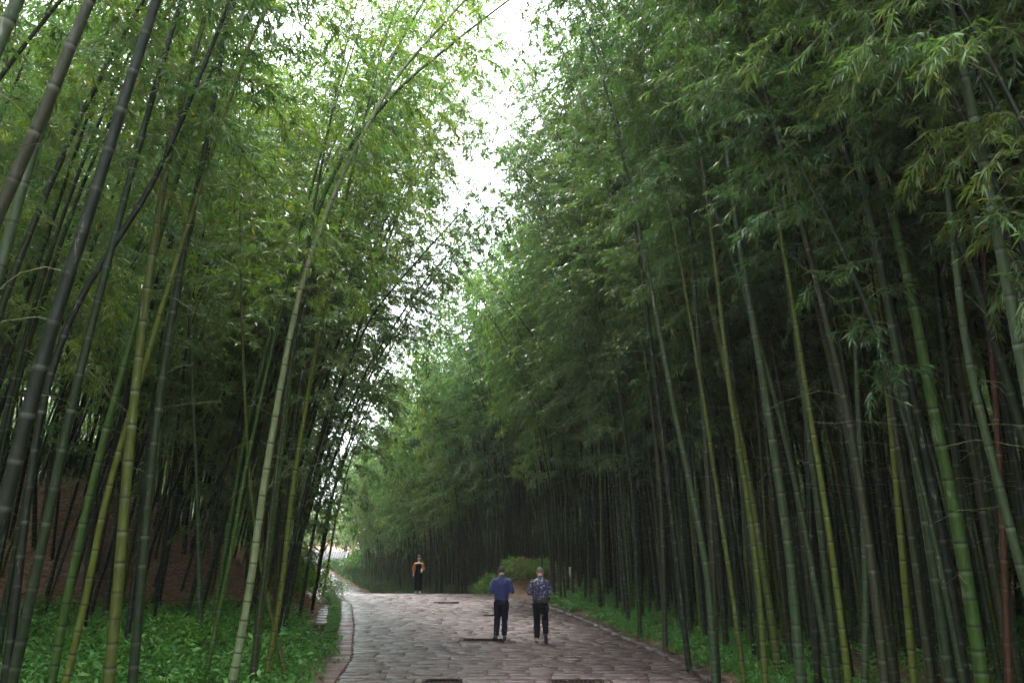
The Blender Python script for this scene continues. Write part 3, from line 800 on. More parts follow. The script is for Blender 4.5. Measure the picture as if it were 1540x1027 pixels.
ZR = [(700, 'left of the man in blue'), (800, 'behind the two men'), (880, 'by the pale marker post'), (960, 'beyond the bend of the right kerb'), (1040, 'where the right verge narrows'), (1100, 'around the blue grey ringed bamboo'),
      (1180, 'left of the thick grey green bamboo'), (1250, 'right of the thick grey green bamboo'), (1350, 'beside the rough brownish bamboo'), (1440, 'near the bright yellow bamboo'), (1520, 'beside the thickest green bamboo'), (9999, 'at the right picture edge')]
ZL = [(60, 'at the left picture edge'), (150, 'in front of the stone steps'), (240, 'around the straight olive yellow bamboo'), (330, 'left of the pale leaning bamboo'), (400, 'behind the pale leaning bamboo'), (450, 'right of the pale leaning bamboo'), (490, 'above the ditch'), (9999, 'at the bend of the road')]
ZF = [(560, 'left of the walking woman'), (610, 'just left of the walking woman'), (650, 'straight behind the walking woman'), (700, 'right of the walking woman'), (760, 'above the fern-like shrub'), (820, 'behind the two men'), (900, 'by the pale marker post'), (9999, 'deep behind the right stand')]
def describe(x, y, k, s, cn, g, toL):
    u = project(x, y, ground(x, y) + .3)[0]; d = (x - redge(y)) if toL else (ledge(y) - x)
    r = SPEC[k][5] * s; th = 'thin' if r < .046 else ('slender' if r < .056 else 'stout')
    row = ('front-row' if d < 2.4 else 'second-row' if d < 4.6 else 'back-row')
    Z = {'right': ZR, 'far': ZF, 'left': ZL, 'leftnear': ZL}[g]; z = next(t for b, t in Z if u < b)
    side = {'right': 'in right stand', 'far': 'in distant stand', 'left': 'on left bank', 'leftnear': 'in left undergrowth'}[g]
    return '%s %s %s bamboo %s %s' % (row, th, CW[cn], side, z)
grove = []
for n_, it in enumerate(items):
    score, x, y, k, az, s, reg, toL = it
    if n_ < NTH and score < 1e8:
        g = reg if reg in GROUPS else KIND[reg]
        c = rnd.choice('aaaaaabbc')
        cn = {'a': rnd.choice(['dark green', 'blackish green', 'dark green']), 'b': rnd.choice(['olive', 'mossy']), 'c': 'grey green'}[c]
        tv = rnd.uniform(.85, 1.15)
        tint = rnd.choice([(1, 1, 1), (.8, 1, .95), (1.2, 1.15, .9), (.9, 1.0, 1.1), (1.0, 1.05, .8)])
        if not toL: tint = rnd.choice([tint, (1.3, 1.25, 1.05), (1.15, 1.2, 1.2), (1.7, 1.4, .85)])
        if y > 30 and toL: tint = rnd.choice([(1.5, 1.45, 1.5), (1.45, 1.45, 1.9), (2.2, 1.7, .9), (1.6, 1.55, 1.5)])  # pale and bluish tints paint mist into the far leaf colour
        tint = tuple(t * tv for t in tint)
        DUP = globals().setdefault('DUPS', [])
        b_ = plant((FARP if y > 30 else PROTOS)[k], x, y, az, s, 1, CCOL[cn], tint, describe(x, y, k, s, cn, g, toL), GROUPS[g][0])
        DUP.append((b_['label'], y, b_))
    else: grove.append((x, y, k, az, s))
bylab = {}
for lab, y, b_ in DUPS: bylab.setdefault(lab, []).append((y, b_))
for lab, L_ in bylab.items():
    L_.sort(key=lambda t: t[0]); n = len(L_)
    names = {2: ['nearer', 'farther'], 3: ['nearest', 'middle', 'farthest']}.get(n)
    if names:
        for nm, (y, b_) in zip(names, L_): b_['label'] = nm + ' ' + lab
    elif n > 3:
        L_[0][1]['label'] = 'nearest ' + lab; L_[-1][1]['label'] = 'farthest ' + lab
print('placed', len(items), 'grove', len(grove))
for nm, lab, sel in (('bamboo_grove', 'dense dark bamboo grove filling the depth behind the right roadside stand', lambda x, y: x > (ledge(y) + redge(y)) / 2),
                     ('bamboo_grove', 'dense dark bamboo grove filling the hillside behind the left bank', lambda x, y: x <= (ledge(y) + redge(y)) / 2)):
    G = [g for g in grove if sel(g[0], g[1])]
    scatter(nm, [p.all for p in PROTOS + FARP], [(g[0], g[1], ground(g[0], g[1]) - .05) for g in G], [(0, 0, g[3]) for g in G], [(g[4],) * 3 for g in G], [g[2] + (len(SPEC) if (g[1] > 26 or abs(g[0]) > 13 or g[1] < 4) else 0) for g in G], lab, 'bamboo')
HAZE = .00042
# ------------------------------------------------------------------ undergrowth kinds
rngU = np.random.default_rng(77)
M_HERB = leaf_mat('undergrowth_leaf', (.065, .175, .045), 'random', trans=.25, rough=.5, spec=.3, random_cols=[(.8, .9, .9), (1, 1, 1), (1.3, 1.15, .9), (.9, 1.05, .8)])
M_HERB_C = leaf_mat('shrub_leaf', (.045, .105, .03), 'color', trans=.3, rough=.5, spec=.25)
M_DRY = simple('dry_leaf', (.27, .18, .10), .7, .3, .5, 3)
def herb(seed, n=80, R=.24, H=.24, L=.05, Wr=.5):
    r = np.random.default_rng(seed)
    a = r.uniform(0, 2 * PI, n); q = R * np.sqrt(r.random(n)); h = H * (.35 + .65 * r.random(n)) * (1 - .5 * (q / R) ** 2)
    P = np.stack([q * np.cos(a), q * np.sin(a), h], 1)
    D = np.stack([np.cos(a) * .8, np.sin(a) * .8, np.full(n, .15)], 1) + r.normal(size=(n, 3)) * .45
    Ls = L * r.uniform(.6, 1.3, n)
    return leaves(P, D, Ls, Ls * Wr, r, .12)
def strap(seed, n=26, L=.38):
    r = np.random.default_rng(seed); V, F = [], []
    for k in range(n):
        a = r.uniform(0, 2 * PI); l = L * r.uniform(.6, 1.2); w = r.uniform(.010, .017); sp = r.uniform(.25, 1.0)
        d = np.array([math.cos(a), math.sin(a), 0]); s = np.array([-d[1], d[0], 0]); p = d * r.uniform(0, .06)
        b = len(V)
        for j in range(5):
            t = j / 4; q = p + d * (l * sp * t ** 1.3) + np.array([0, 0, 1]) * l * (t * 1.25 - t * t * (.5 + .6 * sp))
            ww = w * (1 - t ** 2) + .001; V += [q - s * ww, q + s * ww]
        for j in range(4): F.append((b + 2 * j, b + 2 * j + 1, b + 2 * j + 3, b + 2 * j + 2))
    return np.array(V), np.array(F)
def bush(seed, n=900, R=.6, H=.9, L=.11, Wr=.3, lobes=7):
    r = np.random.default_rng(seed)
    c = np.stack([r.normal(size=lobes) * R * .45, r.normal(size=lobes) * R * .45, r.uniform(.35, .75, lobes) * H], 1)
    k = r.integers(lobes, size=n); u = r.normal(size=(n, 3)); u /= np.linalg.norm(u, axis=1, keepdims=True)
    P = c[k] + u * (R * .5 * r.uniform(.6, 1.05, (n, 1))) * np.array([[1, 1, .85]])
    P[:, 2] = np.abs(P[:, 2])
    D = u * .7 + r.normal(size=(n, 3)) * .4 + np.array([[0, 0, -.15]])
    Ls = L * r.uniform(.6, 1.3, n)
    V, F = leaves(P, D, Ls, Ls * Wr, r, .15)
    st0 = np.zeros((lobes, 3)); st0[:, :2] = c[:, :2] * .15; TV, TF = tubes(st0, c, .012, .004, 4)
    return (V, F), (TV, TF)
HERBS = [mesh_np('herb', *herb(s), M_HERB) for s in range(5)] + [mesh_np('herb', *herb(9, 60, .26, .34, .085, .35), M_HERB), mesh_np('herb', *herb(10, 70, .22, .18, .036, .7), M_HERB)]
STRAPS = [mesh_np('strap', *strap(s), M_HERB) for s in range(4)]
M_BUSHD = leaf_mat('dark_bush_leaf', (.022, .052, .018), 'random', trans=.3, rough=.6, spec=.2, random_cols=[(.7, .8, .8), (1, 1, 1), (1.2, 1.1, .9)])
BUSHM = []
for s in range(4):
    (V, F), (TV, TF) = bush(30 + s, 620, .7, 1.5, .15, .22, 8)
    BUSHM.append(mesh_np('bush', V, F, M_BUSHD))
HERBF = [mesh_np('pale_bush', *bush(90 + s, 500, .8, 1.0, .2, .3, 8)[0], M_HERB) for s in range(2)]
def ptsin(n, fx, y0, y1, ok=None, r=rngU):
    out = []
    for _ in range(n):
        y = r.uniform(y0, y1); a, b = fx(y); x = r.uniform(a, b)
        if ok is None or ok(x, y): out.append((x, y, ground(x, y)))
    return out
def toe(x, y): return (x - TOE[0]) * TN[0] + (y - TOE[1]) * TN[1]
def scat(name, kinds, P, label, cat, smin=.8, smax=1.3, base=0, tilt=.12, r=rngU):
    n = len(P); s = r.uniform(smin, smax, n)
    scatter(name, kinds, P, np.stack([r.normal(size=n) * tilt, r.normal(size=n) * tilt, r.uniform(0, 6.28, n)], 1), np.stack([s, s, s * r.uniform(.8, 1.15, n)], 1), r.integers(len(kinds), size=n), label, cat)
def bedok(x, y):
    d = ledge(y) - x
    return hsh(x * 1.9 + 4, y * 1.7) > -.42 and toe(x, y) < .3 + .6 * hsh(x * 2, y * 2) and not (y > 20.5 and d < .95) and (d > .12 + .12 * math.sin(y * 5))
P = ptsin(5200, lambda y: (ledge(y) - 9.5, ledge(y) - .1), 9, 26, bedok)
scat('leafy_ground_cover', HERBS, P, 'bright green leafy ground cover in the left foreground below the brown bank', 'ground cover', .55, 1.9)
P = ptsin(170, lambda y: (ledge(y) - 2.6, ledge(y) - .15), 11.5, 15, bedok) + ptsin(240, lambda y: (ledge(y) - 8, ledge(y) - 4), 9.5, 15.5, bedok)
scat('strap_grass', STRAPS, P, 'arching strap-leaved grass tufts among the left ground cover', 'grass', .8, 1.35)
def vok(x, y): return (x - redge(y)) > .05 + .15 * math.sin(y * 4.3) ** 2 and math.hypot(x - 3.4, y - 34.2) > 1.6 and not (26.3 < y < 27.6 and x - redge(y) < .8)
P = ptsin(2000, lambda y: (redge(y), redge(y) + 2.0), 9, 33, lambda x, y: vok(x, y) and hsh(x * 3.1, y * 2.3) > -.35) 
scat('verge_plants', STRAPS + HERBS, P, 'low green strap-leaved plants along the right verge under the culms', 'ground cover', .7, 1.25)
P = ptsin(1500, lambda y: (redge(y) + 2.2, redge(y) + 9), 6, 36)
scat('forest_floor_plants', HERBS, P, 'sparse dark weeds on the floor of the right stand', 'ground cover', .8, 1.5)
P = ptsin(420, lambda y: (-46, -12), 103, 112) + ptsin(500, lambda y: (-55, -8), 112, 150)
scat('far_meadow_bushes', HERBF, P, 'pale sunlit bushes behind the little house at the end of the road', 'bushes', 1.0, 1.7)
P = ptsin(1500, lambda y: (redge(y) + 8, redge(y) + 34), 0, 90) + ptsin(500, lambda y: (-45, -24), 95, 125, lambda x, y: not 478 < project(x, y, -2)[0] < 512) + ptsin(700, lambda y: (redge(y) + 5, redge(y) + 25), 55, 105) 
scat('forest_bushes', BUSHM, P, 'dark bushes deep in the grove behind the right stand', 'bushes', .9, 2.0)
P = ptsin(420, lambda y: (redge(y) + .3, redge(y) + 6), 44, 92) + ptsin(520, lambda y: (redge(y) + .25, redge(y) + 6), 64, 100) + ptsin(320, lambda y: (redge(y) + .1, redge(y) + 1.6), 52, 100)
scat('low_dark_bushes', BUSHM, P, 'low dark bushes under the far stand beside the distant stretch of road', 'bushes', .3, .75)
P = ptsin(400, lambda y: (-60, -33), 60, 125) + ptsin(900, lambda y: (ledge(y) - 34, ledge(y) - 9), 0, 75, lambda x, y: toe(x, y) > 5 or y < 16)
scat('hillside_bushes', BUSHM, P, 'dark bushes high on the hillside behind the left stand', 'bushes', .8, 1.7)
# dry leaves: bank, road edges
LV, LF = leaves(rngU.normal(size=(24, 3)) * np.array([[.22, .22, .012]]) + np.array([[0, 0, .02]]), rngU.normal(size=(24, 3)) * np.array([[1, 1, .15]]), np.full(24, .09), np.full(24, .017), rngU, .1)
LIT = [mesh_np('litter', LV, LF, M_DRY)]
LV, LF = leaves(rngU.normal(size=(10, 3)) * np.array([[.3, .3, .008]]) + np.array([[0, 0, .015]]), rngU.normal(size=(10, 3)) * np.array([[1, 1, .1]]), np.full(10, .10), np.full(10, .02), rngU, .1)
LIT.append(mesh_np('litter', LV, LF, M_DRY))
P = ptsin(5200, lambda y: (ledge(y) - 13, ledge(y) - .9), 18, 38, lambda x, y: toe(x, y) > -.3) + ptsin(700, lambda y: (redge(y) + .5, redge(y) + 6), 9, 38)
scat('leaf_litter', LIT, P, 'dry fallen bamboo leaves strewn over the brown bank', 'leaf litter', .8, 1.5, tilt=.25)
P = ptsin(330, lambda y: (ledge(y) + .1, redge(y) - .1), 9, 34) + ptsin(300, lambda y: (ledge(y) + .1, ledge(y) + 1.2), 10, 33) + ptsin(420, lambda y: (redge(y) - .9, redge(y) + .1), 10, 33) 
V1, F1 = leaves(np.array([[0, 0, .02], [.15, .1, .018]]), np.array([[1, .3, 0], [-.3, 1, 0.]]), np.array([.08, .1]), np.array([.016, .02]), rngU, .1)
scat('fallen_leaves', [mesh_np('fallen', V1, F1, M_DRY)], P, 'scattered fallen leaves along both edges of the wet road', 'fallen leaves', .7, 1.3, tilt=.05)

def shrub(x, y, s, label, seed, n, R, H, L, Wr, col, dry=0, lobes=9):
    o = empty('shrub', (x, y, ground(x, y) - .04)); o.scale = (s, s, s); tag(o, label, 'shrub', 'shrubs beside the road')
    (V, F), (TV, TF) = bush(seed, n, R, H, L, Wr, lobes)
    f = link('foliage', mesh_np('foliage', V, F, M_HERB_C), o); f.color = (*col, 1); f['kind'] = 'stuff'
    if dry:
        (V, F), _ = bush(seed + 50, dry, R * .95, H * 1.02, L * 1.3, Wr * .6, lobes)
        f = link('dead_fronds', mesh_np('dead_fronds', V, F, M_DRY), o); f['kind'] = 'stuff'
    link('stem', mesh_np('stem', TV, TF, M_TWIG), o)
g_ = lambda u, v, Y: at_depth(u, v, Y)[0]
shrub(g_(283, 950, 16.5), 16.5, 1.0, 'rounded leafy bush swelling out of the left ground cover', 201, 1500, .62, .75, .085, .5, (1.9, 2.0, 1.2))
shrub(g_(225, 985, 14.5), 14.5, .8, 'low leafy bush left of the rounded one in the ground cover', 202, 900, .55, .6, .08, .5, (1.4, 1.6, 1.2))
shrub(g_(434, 860, 27.5), 27.5, 1.0, 'green bush spilling over the ditch at the foot of the left bank', 203, 4200, .85, .95, .12, .3, (1.9, 1.9, 1.2), lobes=14)
shrub(g_(430, 850, 29), 29, 1.15, 'taller bush with yellowish tips on the left bank under the culms', 204, 4200, .9, 1.5, .14, .25, (2.2, 1.8, 1.0), 250, lobes=14)
shrub(g_(452, 850, 32), 32, .95, 'furthest bush on the left, where the road bends away', 205, 4500, .95, 1.3, .13, .26, (1.7, 1.7, 1.1), 60, lobes=14)
shrub(g_(492, 880, 30.5), 30.5, .55, 'mossy green weeds on the bank top beside the ditch', 215, 1500, .9, .9, .10, .3, (1.3, 1.4, .9), lobes=12)
shrub(g_(493, 850, 34), 34.5, .75, 'leafy green bush at the inner bend of the road', 216, 2200, .9, 1.2, .11, .3, (1.25, 1.35, .9), 60, lobes=12)
shrub(g_(425, 870, 27.5), 28.5, .8, 'sparse bush behind the slanting culms on the left bank', 206, 900, .8, 1.2, .12, .25, (1.0, 1.0, .8), 150)
shrub(g_(745, 865, 36.4), 36.4, .85, 'green fern-like shrub left of the man in blue beyond the road', 207, 2600, .9, .9, .15, .3, (1.5, 1.6, .9), 250, lobes=14)
shrub(g_(785, 860, 35.6), 35.6, .85, 'browning shrub between the two men beyond the road', 208, 2600, .9, 1.0, .15, .3, (1.7, 1.5, .8), 900, lobes=14)
shrub(g_(826, 866, 35.0), 35.4, .8, 'small green shrub right of the man in the patterned jacket', 209, 1400, .8, .8, .13, .3, (1.9, 2.0, 1.2), 150, lobes=12)
shrub(g_(716, 880, 36), 36, .55, 'low plant at the crest of the road by the edge of the far stand', 210, 1000, .9, .7, .10, .25, (1.2, 1.25, .8))
shrub(g_(868, 905, 28.6), 28.6, .55, 'low green plant at the bend of the right kerb', 211, 1000, .8, .6, .09, .25, (1.1, 1.15, .8))
shrub(g_(900, 895, 28), 28.2, .75, 'leafy weed patch on the verge under the right stand', 212, 1300, .8, .7, .09, .3, (1, 1.15, .9))
shrub(g_(549, 836, 74), 76, 2.2, 'rounded bush beside the far end of the road near the little house', 213, 2200, 1.0, 1.1, .14, .3, (1.2, 1.25, .9), lobes=12)
shrub(g_(536, 840, 82), 86, 1.6, 'smaller bush next to the gable of the little house', 214, 1600, 1.0, 1.1, .14, .3, (1.3, 1.3, .9), lobes=12)

# ------------------------------------------------------------------ ditch, mossy curb, edging, steps
def m_moss():
    m, N, L, out = newmat('mossy_stone'); oc = objcoord(N)
    n = nnoise(N, L, 5, 7, oc, .7); n2 = nnoise(N, L, 40, 4, oc)
    c = nmix(N, L, nramp(N, L, n, .4, .6), (.045, .085, .02), (.11, .085, .065))
    princ(N, L, out, c, .9, .2, nbump(N, L, n2, .8, .03)); return m
M_MOSS = m_moss()
M_CONC = simple('wet_concrete', (.15, .13, .125), .45, .5, .35, 6, .4)
M_EARTHSTONE = simple('earthy_stone', (.095, .06, .045), .8, .3, .4, 5, .5)
def rough_block(w, l, h, seed, name, mat, tint=False, jag=.018):
    r = np.random.default_rng(seed); nx, ny = 3, 2
    bm = bmesh.new(); bmesh.ops.create_cube(bm, size=1)
    for v in bm.verts: v.co = Vector((v.co.x * w, v.co.y * l, v.co.z * h)) + Vector(r.uniform(-jag, jag, 3))
    bmesh.ops.bevel(bm, geom=bm.edges[:], offset=min(w, l, h) * .12, segments=1, affect='EDGES')
    me = bpy.data.meshes.new(name); bm.to_mesh(me); bm.free(); me.materials.append(mat); return me
mc = empty('mossy_curb'); tag(mc, 'raised mossy stone curb curving between the ditch and the left road edge', 'curb')
y = 21.2; k = 0
while y < 34:
    l = .5 + .25 * rnd.random(); yc = y + l / 2; an = math.atan2(ledge(y + l) - ledge(y), l)
    o = link('curb_stone', rough_block(.2, l - .02, .26, 300 + k, 'curb_stone', M_MOSS), mc)
    o.location = (ledge(yc) - .12, yc, zroad(yc) + .02); o.rotation_euler = (0, 0, -an); y += l; k += 1
P = ptsin(900, lambda y: (ledge(y) - .24, ledge(y) - .02), 21, 34); P = [(a, b, zroad(b) + .15) for a, b, c in P]
scat('curb_moss', [mesh_np('moss_tuft', *herb(60, 24, .09, .06, .035, .5), M_HERB)], P, 'moss and tiny weeds growing on top of the curved curb', 'moss', .7, 1.3)
dt = empty('drainage_ditch'); tag(dt, 'shallow stone drainage ditch between the left bank and the mossy curb', 'ditch')
y = 18.6; k = 0
while y < 33.5:
    l = .8; ya, yb = y + .01, y + l - .01; a, b = ledge(ya) - .24, ledge(yb) - .24
    V = [(a, ya, -.03), (b, yb, -.03), (b - .55, yb, -.02), (a - .55, ya, -.02), (a, ya, -.1), (b, yb, -.1), (b - .55, yb, -.1), (a - .55, ya, -.1)]
    link('ditch_stone', mesh_np('ditch_stone', V, np.array([(0, 1, 2, 3), (0, 3, 7, 4), (1, 5, 6, 2), (0, 4, 5, 1), (2, 6, 7, 3)]), M_CONC), dt)
    y += l
for (u, v, w, lab) in ((516, 941, .62, 'brown stone slab bridging the ditch where the mossy curb ends'),):
    p = on_ground(u, v + 6)
    me = rough_block(w, .34, .16, 401, 'slab', M_EARTHSTONE); o = link('ditch_slab', me); o.location = (ledge(p[1]) - .5, p[1], .08); tag(o, lab, 'slab')
ed = empty('stone_edging'); tag(ed, 'low dark stone edging along the foot of the brown bank', 'edging')
t = .6; k = 0
while t < 9:
    l = .45 + .3 * rnd.random(); q = TOE + np.array([-.76, -.65]) * (t + l / 2) + TN * .05
    o = link('edging_stone', rough_block(l - .02, .22, .26, 420 + k, 'edging_stone', M_EARTHSTONE), ed)
    o.location = (q[0], q[1], ground(q[0], q[1]) + .06); o.rotation_euler = (0, 0, math.atan2(.65, .76)); t += l; k += 1
sp = empty('stone_steps'); tag(sp, 'worn brown stone steps climbing the bank at the far left behind the culms', 'steps')
for k in range(6):
    yy = 22.6 + k * .36; q = at_depth(92, 900, yy); zz = ground(q[0], yy)
    o = link('step', rough_block(1.5, .42, .5, 450 + k, 'step', M_EARTHSTONE), sp); o.location = (q[0], yy, zz - .12)
o = link('inspection_slab', rough_block(.75, .4, .14, 470, 'slab', M_EARTHSTONE)); q = on_ground(866, 917); o.location = (q[0] + .25, q[1], .1)
tag(o, 'weathered brown stone block at the right kerb near the path into the trees', 'stone block')

# small pale marker post by the path
M_WHITE = simple('white_paint', (.5, .5, .49), .5, .4, .08, 10)
q = at_depth(858, 862, 37.0); gz = ground(q[0], 37.0)
mp_ = empty('marker_post', (q[0], 37.0, gz)); tag(mp_, 'small whitish marker post among the culms right of the two men', 'post')
V, F, _ = sweep([(0, 0, -.1), (0, 0, .2), (0, 0, .42), (0, 0, q[2] - gz + .22)], [.085, .08, .075, .07], 12); link('post', mesh_np('post', V, F, M_WHITE, True), mp_)
V, F, _ = sweep([(0, 0, q[2] - gz + .215), (0, 0, q[2] - gz + .25), (0, 0, q[2] - gz + .29)], [.085, .082, .01], 12); link('cap', mesh_np('cap', V, F, M_WHITE, True), mp_)

# ------------------------------------------------------------------ little house at the end of the road
M_TILE = simple('grey_roof_tile', (.075, .073, .088), .7, .3, .2, 4)
M_PLASTER = simple('white_plaster', (.20, .19, .18), .8, .2, .08, 2)
M_WOODD = simple('dark_wood', (.09, .06, .045), .7, .3, .2, 5)
HY = 98.0; e = at_depth(526, 858, HY); rx = e[0]; zr_ = at_depth(518, 829, HY)[2]; zb = ground(rx - 2, HY) - .2
hs_ = empty('house', (rx - 3.2, HY, zb)); tag(hs_, 'little white-walled house with a grey tiled roof at the far end of the road', 'house')
Wd, Dp, eave, rg = 5.6, 4.4, zr_ - zb - 1.7, zr_ - zb
x0, x1 = -Wd / 2, Wd / 2 - .25
V = [(x0, -Dp / 2, 0), (x1, -Dp / 2, 0), (x1, Dp / 2, 0), (x0, Dp / 2, 0), (x0, -Dp / 2, eave), (x1, -Dp / 2, eave), (x1, Dp / 2, eave), (x0, Dp / 2, eave), (x0, 0, rg - .12), (x1, 0, rg - .12)]
me = bpy.data.meshes.new('wall'); me.from_pydata(V, [], [(0, 1, 5, 4), (3, 7, 6, 2), (1, 2, 6, 9, 5), (0, 4, 8, 7, 3)]); link('wall', me, hs_, M_PLASTER)
for sgn in (-1, 1):
    y0, y1 = sgn * (Dp / 2 + .35), 0
    za = eave - .35 * 1.6 / (Dp / 2) + .02
    V = [(x0 - .3, y0, za), (x1 + .3, y0, za), (x1 + .3, y1, rg), (x0 - .3, y1, rg)]
    V += [(a, b, c - .1) for a, b, c in V]
    F = [(0, 1, 2, 3), (4, 7, 6, 5), (0, 4, 5, 1), (1, 5, 6, 2), (3, 2, 6, 7), (0, 3, 7, 4)]
    rf = link('roof', mesh_np('roof', V, np.array(F), M_TILE), hs_)
    n = 22; Vt, Ft = [], []
    P0 = [(x0 - .28 + (x1 - x0 + .56) * k / (n - 1), y0, za + .02) for k in range(n)]; P1 = [(a, 0, rg + .02) for a, b, c in P0]
    TV, TF = tubes(P0, P1, .05, .05, 6); link('tile_rows', mesh_np('tile_rows', TV, TF, M_TILE), rf)
    V = [(x1 + .303, y0, za - .1), (x1 + .303, 0, rg - .1), (x1 + .303, 0, rg + .1), (x1 + .303, y0, za + .1)]; V += [(a + .06, b, c) for a, b, c in V]
    link('bargeboard', mesh_np('bargeboard', V, np.array([(0, 1, 2, 3), (4, 7, 6, 5), (0, 4, 5, 1), (1, 5, 6, 2), (2, 6, 7, 3), (3, 7, 4, 0)]), M_WHITE), hs_)
V, F = bxv(x1 + .003, x1 + .05, -.5, .5, 0, min(2.0, eave)); link('door', mesh_np('door', V, F, M_WOODD), hs_)
V, F = bxv(-1.2, -.1, -Dp / 2 - .05, -Dp / 2 - .003, eave * .35, eave * .8); wf = link('window', mesh_np('window', V, F, M_WOODD), hs_)
# broadleaf trees behind the house
M_TREE = leaf_mat('tree_leaf', (.10, .16, .045), 'color', trans=.4)
M_BARK = simple('bark', (.09, .07, .05), .9, .2, .4, 6, .6)
def tree(x, y, H, R, seed, label, col):
    o = empty('tree', (x, y, ground(x, y) - .2)); tag(o, label, 'tree', 'trees beyond the house')
    r = np.random.default_rng(seed); lobes = 46
    c = r.normal(size=(lobes, 3)) * np.array([[R * .5, R * .5, H * .17]]) + np.array([[0, 0, H * .62]])
    n = 9000; k = r.integers(lobes, size=n); u = r.normal(size=(n, 3)); u /= np.linalg.norm(u, axis=1, keepdims=True)
    P = c[k] + u * R * .27 * r.uniform(.5, 1.1, (n, 1)); D = u + r.normal(size=(n, 3)) * .5; L = r.uniform(.16, .34, n)
    V, F = leaves(P, D, L, L * .55, r, .1)
    f = link('crown', mesh_np('crown', V, F, M_TREE), o); f.color = (*col, 1); f['kind'] = 'stuff'
    V, F, _ = sweep([(0, 0, 0), (.1, 0, H * .25), (0, .1, H * .5), (.1, 0, H * .75)], [.28, .2, .14, .05], 8)
    T0 = [(0, 0, H * r.uniform(.25, .5)) for _ in range(12)]; TV, TF = tubes(T0, c[:12], .08, .02, 5)
    link('trunk', mesh_np('trunk', np.concatenate([V, TV]), np.concatenate([F, TF + len(V)]), M_BARK, True), o)
tree(-27, 118, 11, 4.6, 61, 'pale green broadleaf tree rising right behind the little house', (1.0, 1.0, .8))
tree(-20.5, 112, 9, 3.6, 62, 'lower rounded tree to the right of the little house', (.8, 1.0, .8))
tree(-25.5, 126, 10.5, 4.5, 65, 'light green tree standing over the roof ridge of the little house', (.9, 1.0, .75))
tree(-34, 112, 13, 5, 63, 'taller tree hidden behind the leaning culms left of the house', (1.3, 1.3, .9))
tree(-24, 150, 15, 7, 64, 'hazy far tree above the roof of the little house', (.9, 1.0, .9))

# ------------------------------------------------------------------ people
def loft(secs, ns=14, cap=True):
    """secs: (x,y,z, a, b) closed rounded tube with elliptical rings; a across, b front to back"""
    C_ = np.array([s[:3] for s in secs], float); n = len(C_)
    T = np.gradient(C_, axis=0) if n > 1 else np.array([[0, 0, 1.]])
    T /= np.linalg.norm(T, axis=1, keepdims=True) + 1e-9
    V = []
    for k in range(n):
        t = T[k]; ax = np.array([1., 0, 0]) - t * t[0]
        if np.linalg.norm(ax) < .3: ax = np.array([0, 0, 1.]) - t * t[2]
        ax /= np.linalg.norm(ax); bx = np.cross(t, ax)
        for j in range(ns):
            an = 2 * PI * j / ns
            V.append(C_[k] + ax * math.cos(an) * secs[k][3] + bx * math.sin(an) * secs[k][4])
    F = [tuple((k * ns + j, k * ns + (j + 1) % ns, (k + 1) * ns + (j + 1) % ns, (k + 1) * ns + j)) for k in range(n - 1) for j in range(ns)]
    caps = []
    for k, sg in ((0, -1), (n - 1, 1)):
        V.append(C_[k] + T[k] * sg * min(secs[k][3], secs[k][4]) * .45); b = len(V) - 1
        for j in range(ns):
            p, q = k * ns + j, k * ns + (j + 1) % ns
            caps.append((p, q, b) if sg > 0 else (q, p, b))
    return V, F + caps
def fuse(name, lofts, vox, smooth=4, wr=0.0, wscale=.12, mat=None, parent=None):
    V, F = [], []
    for v, f in lofts:
        o_ = len(V); V += [tuple(p) for p in v]; F += [tuple(i + o_ for i in q) for q in f]
    me = bpy.data.meshes.new(name); me.from_pydata(V, [], F)
    bm = bmesh.new(); bm.from_mesh(me); bmesh.ops.recalc_face_normals(bm, faces=bm.faces); bm.to_mesh(me); bm.free()
    o = bpy.data.objects.new(name, me); COL.objects.link(o)
    m = o.modifiers.new('r', 'REMESH'); m.mode = 'VOXEL'; m.voxel_size = vox
    m = o.modifiers.new('s', 'SMOOTH'); m.iterations = smooth; m.factor = .5
    if wr:
        t = bpy.data.textures.new(name, 'CLOUDS'); t.noise_scale = wscale; t.noise_depth = 2
        m = o.modifiers.new('d', 'DISPLACE'); m.texture = t; m.strength = wr; m.mid_level = .5; m.texture_coords = 'LOCAL'
    dg = bpy.context.evaluated_depsgraph_get(); dg.update()
    nm = bpy.data.meshes.new_from_object(o.evaluated_get(dg)); bpy.data.objects.remove(o)
    nm.name = name; nm.materials.clear(); nm.materials.append(mat)
    nm.polygons.foreach_set('use_smooth', np.ones(len(nm.polygons), bool))
    return link(name, nm, parent)
def limb(pts, rs, flat=1.0): return loft([(*p, r, r * flat) for p, r in zip(pts, rs)])
def lerp(a, b, t): return tuple(a[i] + (b[i] - a[i]) * t for i in range(3))
